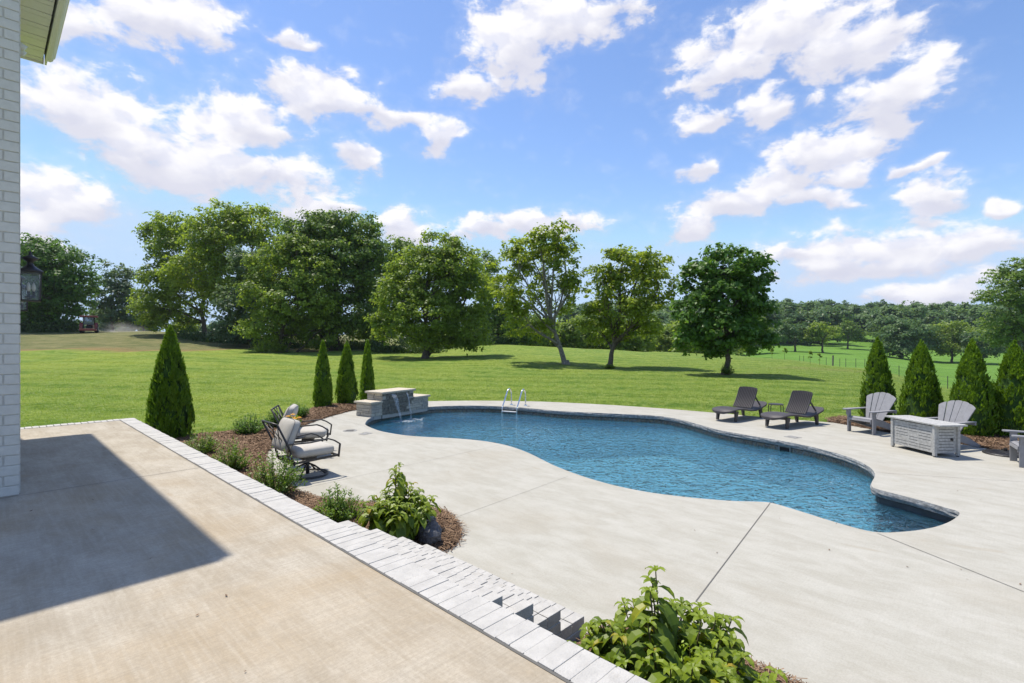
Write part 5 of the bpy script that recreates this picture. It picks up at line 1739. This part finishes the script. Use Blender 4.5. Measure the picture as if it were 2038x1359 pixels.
tree('lawn_tree', 1443, 32, None, [(1445, 530, 64, 36, 0), (1400, 560, 42, 42, .6), (1490, 560, 42, 44, -.4), (1445, 590, 70, 50, 0), (1385, 625, 38, 44, -.3), (1500, 630, 42, 46, .4), (1445, 650, 60, 40, -.8), (1380, 672, 34, 34, .4), (1505, 675, 36, 26, -.4), (1420, 690, 40, 20, .6)],
     M['leaf_deep'], 103, 'right lawn tree with a dense dark green crown hanging low on a straight single trunk', GL, leaf=.17, density=44, clump=.52, trunk_r=.19, fill=.5, nsub=70, trunk_top=4.2, fork=.55, wisps=.16)
GC = 'trees in the grove beyond the lawn'
tree('grove_tree', 846, 52, None, [(870, 490, 46, 32, 0), (830, 530, 58, 42, .8), (900, 525, 52, 40, -.6), (865, 560, 84, 50, 0), (790, 590, 48, 44, -1), (930, 590, 52, 50, .6), (850, 625, 80, 42, -1.2), (780, 650, 44, 32, .6), (930, 655, 50, 40, -.4), (870, 672, 60, 22, .4)],
     M['leaf_mid'], 104, 'broad full green tree at the right end of the grove by the lawn edge', GC, leaf=.2, density=16, clump=.82, trunk_r=.34, fill=.5, nsub=60, trunk_top=4.5, extra_trunks=1)
tree('grove_tree', 655, 64, None, [(640, 455, 70, 34, 0), (700, 460, 54, 34, 1), (735, 500, 34, 44, 0), (600, 480, 50, 40, -1), (670, 510, 80, 46, 0), (740, 560, 34, 44, 1), (650, 570, 90, 50, -1), (700, 620, 60, 42, 0), (620, 640, 60, 40, 1)],
     M['leaf_dark'], 105, 'tall dark green tree with a rounded top in the middle of the grove', GC, leaf=.25, density=9.5, clump=1.15, trunk_r=.36, fill=.5, nsub=70, extra_trunks=2)
tree('grove_tree', 470, 72, None, [(445, 432, 42, 28, 0), (500, 440, 48, 30, 1), (410, 470, 46, 36, -1), (460, 490, 60, 44, 0), (530, 470, 38, 36, 0), (390, 540, 50, 44, 0), (470, 560, 60, 46, 1), (530, 560, 40, 50, -1)],
     M['leaf_fresh'], 106, 'tallest tree near the left of the grove, fresh green with an open branching top', GC, leaf=.27, density=8, clump=1.2, trunk_r=.38, fill=.5, nsub=90, wisps=.2, bark='pale_bark', extra_trunks=1)
tree('grove_tree', 405, 78, None, [(350, 450, 50, 26, 0), (310, 470, 34, 26, 1), (370, 500, 62, 40, 0), (320, 560, 44, 36, -1), (380, 580, 60, 44, 0), (300, 610, 36, 30, 0), (350, 640, 50, 26, 1)],
     M['leaf_mid'], 107, 'left-hand grove tree with spreading branches and dark single trunk on the hay field', GC, leaf=.28, density=7, clump=1.2, trunk_r=.34, fill=.5, nsub=80, wisps=.22, extra_trunks=0)
tree('grove_tree', 560, 60, None, [(590, 500, 56, 34, 0), (560, 540, 60, 40, 1), (630, 545, 44, 36, -1), (520, 590, 46, 40, 0), (590, 600, 70, 46, -1), (540, 650, 56, 36, 0), (640, 655, 44, 36, 1)],
     M['leaf_mid'], 108, 'front grove tree with bright leafy sprays, left of the tall dark tree', GC, leaf=.23, density=11, clump=.95, trunk_r=.26, fill=.5, nsub=50, extra_trunks=3)
tree('grove_tree', 500, 66, None, [(500, 520, 44, 30, 0), (470, 600, 44, 40, 0), (520, 620, 50, 36, 0), (450, 650, 40, 30, 1), (490, 665, 40, 22, 0)],
     M['leaf_blue'], 109, 'lower blue-green tree with several stems at the left front of the grove', GC, leaf=.24, density=9, clump=1.0, trunk_r=.22, nsub=40, extra_trunks=4)
tree('grove_tree', 760, 74, None, [(790, 500, 40, 26, 0), (760, 560, 46, 46, 0), (810, 540, 40, 40, 0), (760, 630, 50, 40, 0), (720, 650, 40, 30, 0)],
     M['leaf_dark'], 110, 'dark tree standing behind, between the tall dark tree and the broad end tree', GC, leaf=.28, density=7, clump=1.2, trunk_r=.3, nsub=30, extra_trunks=1)
tree('grove_tree', 990, 84, None, [(960, 540, 36, 40, 0), (990, 600, 40, 44, 0), (1030, 640, 44, 34, 0), (960, 640, 44, 40, 0), (1060, 660, 40, 26, 0)],
     M['leaf_dark'], 111, 'dark tree behind the lawn between the broad grove tree and the leaning tree', GC, leaf=.3, density=6.5, clump=1.3, trunk_r=.3, nsub=24)
GLF = 'trees at the far left of the hay field'
tree('field_tree', 100, 88, None, [(75, 500, 50, 30, 0), (120, 520, 56, 32, 0), (60, 550, 56, 40, 0), (140, 560, 46, 36, 0), (95, 590, 74, 40, 0), (50, 620, 50, 30, 0), (118, 626, 36, 22, 0)],
     M['leaf_deep'], 112, 'big spreading dark green tree left of the tractor at the field edge', GLF, leaf=.3, density=6.5, clump=1.3, trunk_r=.36, bark='pale_bark', nsub=60, wisps=.2, trunk_top=6)
tree('field_tree', 222, 108, None, [(225, 545, 26, 24, 0), (205, 580, 30, 30, 0), (240, 585, 26, 30, 0), (215, 620, 36, 26, 0), (255, 630, 26, 22, 0)],
     M['leaf_blue'], 113, 'thin bluish dark tree behind the dust cloud', GLF, leaf=.34, density=4.0, clump=1.3, trunk_r=.3, nsub=40, wisps=.3)
tree('field_tree', 285, 112, None, [(280, 600, 26, 26, 0), (300, 630, 30, 20, 0), (262, 640, 22, 14, 0)],
     M['leaf_dark'], 114, 'small dark tree between the bluish tree and the grove', GLF, leaf=.34, density=4.5, clump=1.2, trunk_r=.2, nsub=20)
tree('field_tree', 10, 110, None, [(10, 540, 50, 40, 0), (-20, 600, 60, 44, 0), (40, 610, 50, 40, 0)], M['leaf_dark'], 115, 'dark tree half hidden by the house wall and lanterns', GLF, leaf=.34, density=4.5, clump=1.4, trunk_r=.3, nsub=20)
GR = 'trees in the far field on the right'
for i, (px, Y, lob, mt, lab) in enumerate([
        (1583, 190, [(1580, 648, 26, 16, 0), (1565, 662, 22, 16, 0), (1600, 664, 24, 16, 2)], 'leaf_far', 'pale far tree in the field, just right of the dense lawn tree'),
        (1638, 185, [(1625, 655, 20, 12, 0), (1645, 665, 26, 14, 0), (1615, 672, 18, 10, 2)], 'leaf_mid', 'small light green far tree beside the pale one in the field'),
        (1688, 225, [(1685, 655, 24, 16, 0), (1700, 668, 24, 12, 0)], 'leaf_dark', 'dark far tree with thick trunk at the foot of the wooded hill beside the road'),
        (1795, 178, [(1810, 655, 32, 17, 0), (1780, 670, 36, 20, 0), (1835, 668, 34, 22, 2), (1800, 690, 46, 18, 0), (1770, 694, 28, 14, 0)], 'leaf_far', 'wide rounded far tree at the field edge, above the first two right evergreens'),
        (1895, 180, [(1895, 655, 34, 15, 0), (1870, 670, 28, 18, 0), (1920, 668, 36, 20, 2), (1890, 690, 40, 18, 0)], 'leaf_mid', 'rounded light green far tree at the field edge, right of the wide one'),
        (1955, 172, [(1950, 672, 30, 16, 0), (1975, 690, 30, 20, 0), (1940, 695, 26, 16, 0)], 'leaf_far', 'far tree between the rounded light green one and the drooping tree at right')]):
    tree('far_tree', px, Y, None, lob, M[mt], 120 + i, lab, GR, leaf=.5, density=1.5, clump=1.9, trunk_r=.4, nsub=10, droop=.05)
tree('far_tree', 2040, 84, None, [(2010, 560, 40, 28, 0), (1985, 590, 36, 20, -1), (2045, 540, 40, 26, 0), (2050, 590, 50, 30, 0), (2000, 640, 44, 24, 0), (2040, 660, 44, 30, 0), (1985, 672, 30, 18, 1), (2090, 600, 50, 50, 0)],
     M['leaf_dark'], 130, 'large drooping dark tree cut by the right edge above the evergreens', GR, leaf=.26, density=8, clump=1.1, trunk_r=.34, nsub=60, wisps=.25, flat=.4)

# young staked saplings on the brow of the lawn
for i, (px, Y, lab) in enumerate([(1537, 58, 'leftmost young sapling on the brow of the lawn, near the dense lawn tree'), (1562, 58, 'second young sapling from the left on the brow'),
                                  (1613, 57, 'third young sapling on the brow, near the fence posts'), (1632, 57, 'rightmost young sapling on the brow, near the thick fence post')]):
    b = atY(px, Y); b.z = tz(b.x, b.y)
    r = empty('sapling', b, 0, lab, 'sapling', 'young saplings on the lawn brow')
    rg = np.random.default_rng(300 + i)
    V, T, CL = tree_mesh([(0, 0, .95, .20, .20, .45)], rg, .07, 150, .12, .1)
    mesh_np('crown', V, 4, M['leaf_mid'], T, r)
    m = MB(); m.tube([(0, 0, -.1), (0, 0, 1.4)], [.02, .008], 5); m.build('trunk', M['bark'], r)

# wooded hill and the wood in the dip behind the lawn: one mass each
def wood(name, spots, seed, mat, leaf, density, clump):
    rg = np.random.default_rng(seed); Vs = []; Ts = []
    for (x, y, z, rr, hh) in spots:
        n = rg.integers(3, 5)
        lob = []
        for q in range(n):
            lob.append((x + rg.normal(0, rr * .45), y + rg.normal(0, rr * .45), z + hh * rg.uniform(.45, .80), rr * rg.uniform(.5, .8), rr * rg.uniform(.5, .8), hh * rg.uniform(.20, .30)))
        lob.append((x, y, z + hh * .3, rr * .8, rr * .8, hh * .3))
        V, T, _ = tree_mesh(lob, rg, leaf, density, clump, .3, .6, .5, 0.05, .1)
        Vs.append(V); Ts.append(np.clip(T + rg.normal(0, .13), 0, .89))
    o = mesh_np(name, np.concatenate(Vs), 4, mat, np.concatenate(Ts)); tag(o, kind='stuff'); return o


rg = np.random.default_rng(77)
sp = []
for row, (Y0, n) in enumerate([(248, 30), (262, 36), (290, 36), (325, 36), (365, 36), (410, 34)]):
    for k in range(n):
        px = 1130 + (2300 - 1130) * (k + rg.uniform(.1, .9)) / n; Y = Y0 + rg.uniform(-10, 10)
        if row <= 1 and 1660 < px < 1765: continue
        p = atY(px, Y); z = tz(p.x, p.y); sp.append((p.x, p.y, z, rg.uniform(5.5, 8), rg.uniform(17, 21) - (1.5 if row > 2 else 0)))
tag(wood('hill_forest', sp, 5, M['leaf_far'], 1.0, .22, 3.0), kind='stuff')
sp = []
for (Y0, n, a, b, h0, h1) in [(105, 14, 1010, 1400, 4.5, 8.0), (125, 14, 1000, 1420, 6, 10), (150, 14, 960, 1500, 8, 12), (185, 16, 900, 1530, 11, 15)]:
    for k in range(n):
        px = a + (b - a) * (k + rg.uniform(.1, .9)) / n; Y = Y0 + rg.uniform(-6, 6)
        if 1285 < px < 1325 and Y0 < 140: continue
        p = atY(px, Y); z = tz(p.x, p.y); sp.append((p.x, p.y, z, rg.uniform(2.6, 4.0) * (Y0 / 115), rg.uniform(h0, h1)))
tag(wood('valley_wood', sp, 6, M['leaf_mid'], .42, 1.0, 1.5), kind='stuff')
sp = []
for k in range(34):
    px = -150 + 1150 * (k + rg.uniform(0, 1)) / 34; Y = rg.uniform(190, 240); p = atY(px, Y); sp.append((p.x, p.y, tz(p.x, p.y), rg.uniform(4, 6), rg.uniform(7, 12)))
tag(wood('far_hedgerow', sp, 8, M['leaf_far'], .7, .3, 2.4), kind='stuff')


def brush(name, spots, seed, mat, leaf):
    """weeds and low brush: upright leafy tufts"""
    rg = np.random.default_rng(seed); P = []; A = []; B = []; T = []
    for (x, y, z, w, h, n) in spots:
        pos = np.stack([x + rg.normal(0, w * .4, n), y + rg.normal(0, w * .4, n), z + h * rg.random(n) ** 1.3], -1)
        up = unit(np.array([0, 0, .8]) + rg.normal(0, .6, (n, 3))); sd = unit(np.cross(up, rg.normal(0, 1, (n, 3)))); L = leaf * rg.uniform(.6, 1.4, n)
        P.append(pos); A.append(up * L[:, None]); B.append(sd * (L * .4)[:, None]); T.append(np.clip(rg.uniform(.1, .6) + rg.normal(0, .16, n), 0, .89))
    V, T = rhombs(np.concatenate(P), np.concatenate(A), np.concatenate(B), np.concatenate(T))
    return tag(mesh_np(name, V, 4, mat, T), kind='stuff')


rg = np.random.default_rng(99); sp = []
for px, Y, h in [(360 + 8 * k, 73 - .19 * k * (k < 40) - 7.6 * (k >= 40), rg.uniform(.5, 1.5)) for k in range(50)] + [(745 + 8 * k, 60 - .14 * k, rg.uniform(.5, 1.3)) for k in range(16)] + [(870 + 9 * k, 66 + .9 * k, rg.uniform(1., 2.4)) for k in range(18)]:
    for q in range(2):
        p = atY(px + rg.normal(0, 4), Y + rg.uniform(-.5, 3)); sp.append((p.x, p.y, tz(p.x, p.y), rg.uniform(.8, 1.6), h * rg.uniform(.7, 1.2), 150))
brush('grove_underbrush', sp, 4, M['weed'], .15)
sp = []
for k in range(40):
    px = 15 + 3.4 * k; p = atY(px + rg.normal(0, 2), 86 + rg.uniform(-1, 3)); sp.append((p.x, p.y, tz(p.x, p.y), 1.4, rg.uniform(1.0, 2.4), 160))
brush('field_edge_weeds', sp, 14, M['weed'], .2)
# shrub at the foot of the dense lawn tree, small bush with a box in front of the grove
p = atY(1449, 31.7); twiggy('boxwood_shrub', (p.x, p.y, tz(p.x, p.y)), .9, .75, 60, 16, .07, M['leaf_dark'], 310, 'small dark bush round the foot of the dense lawn tree')
for i, (px, Y, w, h, lab) in enumerate([(520, 57, 3.0, 1.7, 'low leafy bush at the front edge of the grove, left of the three conical evergreens'), (553, 58, 2.6, 1.5, 'low leafy bush in front of the grove trunks, right beside a similar bush'), (1213, 37.6, .9, .3, 'tiny tuft of leaves at the foot of the forked lawn tree')]):
    p = atY(px, Y); twiggy('boxwood_shrub', (p.x, p.y, tz(p.x, p.y)), w, h, 90, 18, .11 if w > 1 else .06, M['leaf_mid'], 320 + i, lab)

# ------------------------------------------------------------------ fence, power lines, road, tractor
fe = empty('wire_fence', atY(1790, 58, tz(*atY(1790, 58).xy)), 0, 'wire fence on thin posts running along the far edge of the lawn on the right', 'fence')
fpts = []
for (px, Y, thick) in [(1592, 95, 0), (1600, 91, 0), (1645, 80, 0), (1658, 71, 1), (1672, 75, 0), (1684, 72, 0), (1704, 69, 0), (1722, 67, 0), (1757, 62, 0), (1790, 58, 0), (1838, 53, 0), (1887, 49.5, 0), (1940, 47.5, 0), (1991, 46, 2), (2060, 44, 0)]:
    p = atY(px, Y); p.z = tz(p.x, p.y); fpts.append(p)
    m = MB(); h = 1.25 if not thick else 1.45
    if thick: m.tube([p - Vector((0, 0, .2)), p + Vector((0.04, 0, h))], .10, 10)
    else: m.box(p + Vector((0, 0, h / 2 - .05)), (.05, .04, h + .1))
    kid(m, 'post', M['post'] if thick else M['steel_post'], fe)
m = MB()
for z in (.35, .7, 1.1):
    m.tube([p + Vector((0, 0, z)) for i, p in enumerate(fpts) if i != 3], .006, 4)
kid(m, 'wire', M['wire'], fe)
m = MB(); a = fpts[13]; b = fpts[13] - Vector((2.3, .3, 0)); m.tube([a + Vector((0, 0, .62)), b + Vector((0, 0, .62))], .05, 8); m.tube([a + Vector((-.7, 0, .60)), a + Vector((-1.1, 0, -.05))], .035, 6); kid(m, 'brace_rail', M['post'], fe)
# overhead cables
for i, (z0, lab) in enumerate([(16.5, 'topmost thin overhead cable crossing in front of the wooded hill'), (12.0, 'middle thin overhead cable crossing in front of the wooded hill'), (7.5, 'lowest thin overhead cable crossing in front of the wooded hill')]):
    m = MB(); pts = []
    for k in range(25):
        f = k / 24; x = 60 + 260 * f; y = 235 - 40 * f; pts.append((x, y, z0 - 1.5 * math.sin(f * math.pi) * 2 - 2.5 * f))
    m.tube(pts, .035, 4); tag(m.build('power_line', M['wire']), lab, 'cable', 'overhead cables')
m = MB(); rows = []
for k in range(12):
    f = k / 11; p = atY(1672 + 85 * f, 243 - 28 * f); d = Vector((0, 1.6, 0))
    rows.append([Vector((q.x, q.y, tz(q.x, q.y) + .12)) for q in (p - d, p + d)])
m.grid(rows); tag(m.build('road', M['road'], recalc=False), kind='structure')

TR = atY(177, 85); TR.z = tz(TR.x, TR.y) - .05
tr = empty('tractor', TR, math.radians(125), 'red-roofed farm tractor with a glass cab working at the crest of the hay field', 'tractor')
m = MB(); m.box((1.25, 0, 1.25), (1.7, .85, .85), taper=.9); m.build('hood', M['red'], tr, bevel=.08)
m = MB(); m.box((-.2, 0, .95), (1.9, .7, .5)); m.build('chassis', M['tyre'], tr, bevel=.03)
m = MB(); m.box((-.45, 0, 2.0), (1.45, 1.45, 1.25), taper=.92); m.build('cab_window', M['cab_glass'], tr)
m = MB()
for sx in (-1.15, .25):
    for sy in (-.71, .71): m.bar((sx, sy, 1.3), (sx * .96, sy * .93, 2.65), .09, .09)
m.build('cab_pillar', M['tyre'], tr)
m = MB(); m.prism([(-1.4, -1.15), (.45, -1.15), (.6, -.7), (.6, .7), (.45, 1.15), (-1.4, 1.15), (-1.5, .6), (-1.5, -.6)], 2.62, 2.88); m.build('cab_roof', M['red'], tr, bevel=.06)
for sy in (-1, 1):
    m = MB(); ol = [(.92 * math.cos(a) - .55, .92 * math.sin(a) + .85) for a in [i * math.pi / 9 for i in range(10)]] + [(.8 * math.cos(a) - .55, .8 * math.sin(a) + .85) for a in [math.pi - i * math.pi / 9 for i in range(10)]]
    m.slab(ol, (1, 0, 0), (0, 0, 1), (0, 1, 0), (0, sy * .95 - .20, 0), .40); m.build('fender', M['red'], tr)
    for x, R_, wd in ((-.55, .78, .46), (1.75, .5, .32)):
        m = MB(); m.tube([(x, sy * .95 - wd / 2, R_), (x, sy * .95 - wd / 2 + .03, R_), (x, sy * .95 + wd / 2 - .03, R_), (x, sy * .95 + wd / 2, R_)], [R_ * .9, R_, R_, R_ * .9], 26)
        wh = m.build('wheel', M['tyre'], tr)
        m = MB(); m.tube([(x, sy * (.95 + wd / 2 - .02), R_), (x, sy * (.95 + wd / 2 + .02), R_)], R_ * .55, 18); m.build('rim', M['rim'], wh)
m = MB(); m.box((-2.0, 0, .55), (.9, 2.2, .35)); m.bar((-1.2, 0, .7), (-1.7, 0, .6), .12, .12); m.build('mower_deck', M['red'], tr, bevel=.05)

# dust behind the tractor
def dustmat():
    m, nt, out = mat_new('dust')
    co = nt.nodes.new('ShaderNodeTexCoord').outputs['Object']
    n1 = noisetex(nt, vmth(nt, 'MULTIPLY', co, (.35, .35, .7)), 1.0, 4, .6, .5)
    rad = vmth(nt, 'LENGTH', vmth(nt, 'MULTIPLY', co, (1 / 6.2, 1 / 2.6, 1 / 2.2)))
    d = mth(nt, 'MULTIPLY', mrange(nt, rad, 1.0, .15), mrange(nt, n1, .35, .68))
    v = nd(nt, 'ShaderNodeVolumePrincipled', {}, {'Color': (.80, .76, .68, 1), 'Density': mth(nt, 'MULTIPLY', d, .55), 'Anisotropy': .2})
    nt.links.new(v.outputs[0], out.inputs['Volume'])
    return m


m = MB(); m.lathe([(1.0, -.05), (1.05, .35), (.9, .7), (.5, .95), (.05, 1.05)], n=20)
m.v = [(x * 6.2, y * 2.6, z * 2.1) for x, y, z in m.v]
p = atY(236, 88); m2 = m.build('dust_cloud', dustmat()); m2.location = (p.x, p.y, tz(p.x, p.y) - .1); m2.rotation_euler.z = -.1; tag(m2, kind='stuff')

# ------------------------------------------------------------------ grass blades on the nearer lawn
rg = np.random.default_rng(5)
N = 420000
u = rg.uniform(20, 2070, N); Y = 8.2 + 44 * rg.random(N) ** 1.9
X = (u - 1019) / F * Y
dk = inside(DECK_ALL, X, Y) | inside(BEDL, X, Y) | inside(BEDB, X, Y) | inside(PATIO_POLY, X, Y)
X, Y = X[~dk], Y[~dk]; n = len(X)
Z = terr(X, Y) - .01
a = rg.uniform(0, 6.283, n); h = rg.uniform(.02, .055, n); w = rg.uniform(.005, .009, n) * np.clip(Y / 10, 1, 2.2)
c = np.stack([X, Y, Z], -1); s = np.stack([np.cos(a) * w, np.sin(a) * w, np.zeros(n)], -1)
tip = c + np.stack([rg.normal(0, .040, n), rg.normal(0, .040, n), h], -1)
V = np.stack([c - s, c + s, tip], 1).reshape(-1, 3)
pat_ = np.array([mnoise.noise(Vector((x * .5, y * .5, 0))) for x, y in zip(X[:1], Y[:1])])
pn = np.array([1.2 * mnoise.noise(Vector((x * .16, y * .22, 0))) + .8 * mnoise.noise(Vector((x * .6, y * .8, 2))) + .8 * mnoise.noise(Vector((x * 1.9, y * 1.9, 4))) + .45 * math.sin(.55 * x + 2.2 * y) for x, y in zip(X, Y)])
t = np.clip(.40 + .45 * pn + rg.normal(0, .2, n), 0, .89)
tag(mesh_np('grass', V, 3, M['blade'], np.repeat(t, 3)), kind='stuff')

# specks of leaf and grit lying on the concrete
rd = random.Random(31); V = []; T = []
for k in range(150):
    if k < 80: q = pt(rd.uniform(-3, 1.6), rd.uniform(-.5, 11.4), PATIO + .004)
    else:
        q = Vector((rd.uniform(-2, 9), rd.uniform(2.5, 13), .004))
        a1, b1 = np.array([q.x]), np.array([q.y])
        if not inside(DECK_ALL, a1, b1)[0] or inside(POOL, a1, b1)[0] or inside(BEDL, a1, b1)[0] or inside(BEDR, a1, b1)[0]: continue
        if (q.x * VN.x + q.y * VN.y) < 3.2: continue
    a = rd.uniform(0, 6.28); L = rd.uniform(.006, .018); w = L * rd.uniform(.3, .6)
    d = Vector((math.cos(a), math.sin(a), rd.uniform(0, .25))); e = Vector((-math.sin(a), math.cos(a), 0))
    for c_ in (-d * L, e * w, d * L, -e * w): V.append(tuple(q + c_ + Vector((0, 0, .004))))
    T += [rd.random() * .6] * 4
tag(mesh_np('leaf_litter', np.array(V), 4, M['straw'], np.array(T)), kind='stuff')

# thin summer haze: one closed box of even, pale air round the whole scene
m, nt, out = mat_new('haze')
v = nd(nt, 'ShaderNodeVolumePrincipled', {}, {'Color': (.78, .88, 1.0, 1), 'Density': 0.00013, 'Anisotropy': .3})
nt.links.new(v.outputs[0], out.inputs['Volume'])
mb = MB(); mb.box((120, 740, 25), (2300, 1760, 66)); tag(mb.build('haze', m), kind='stuff')
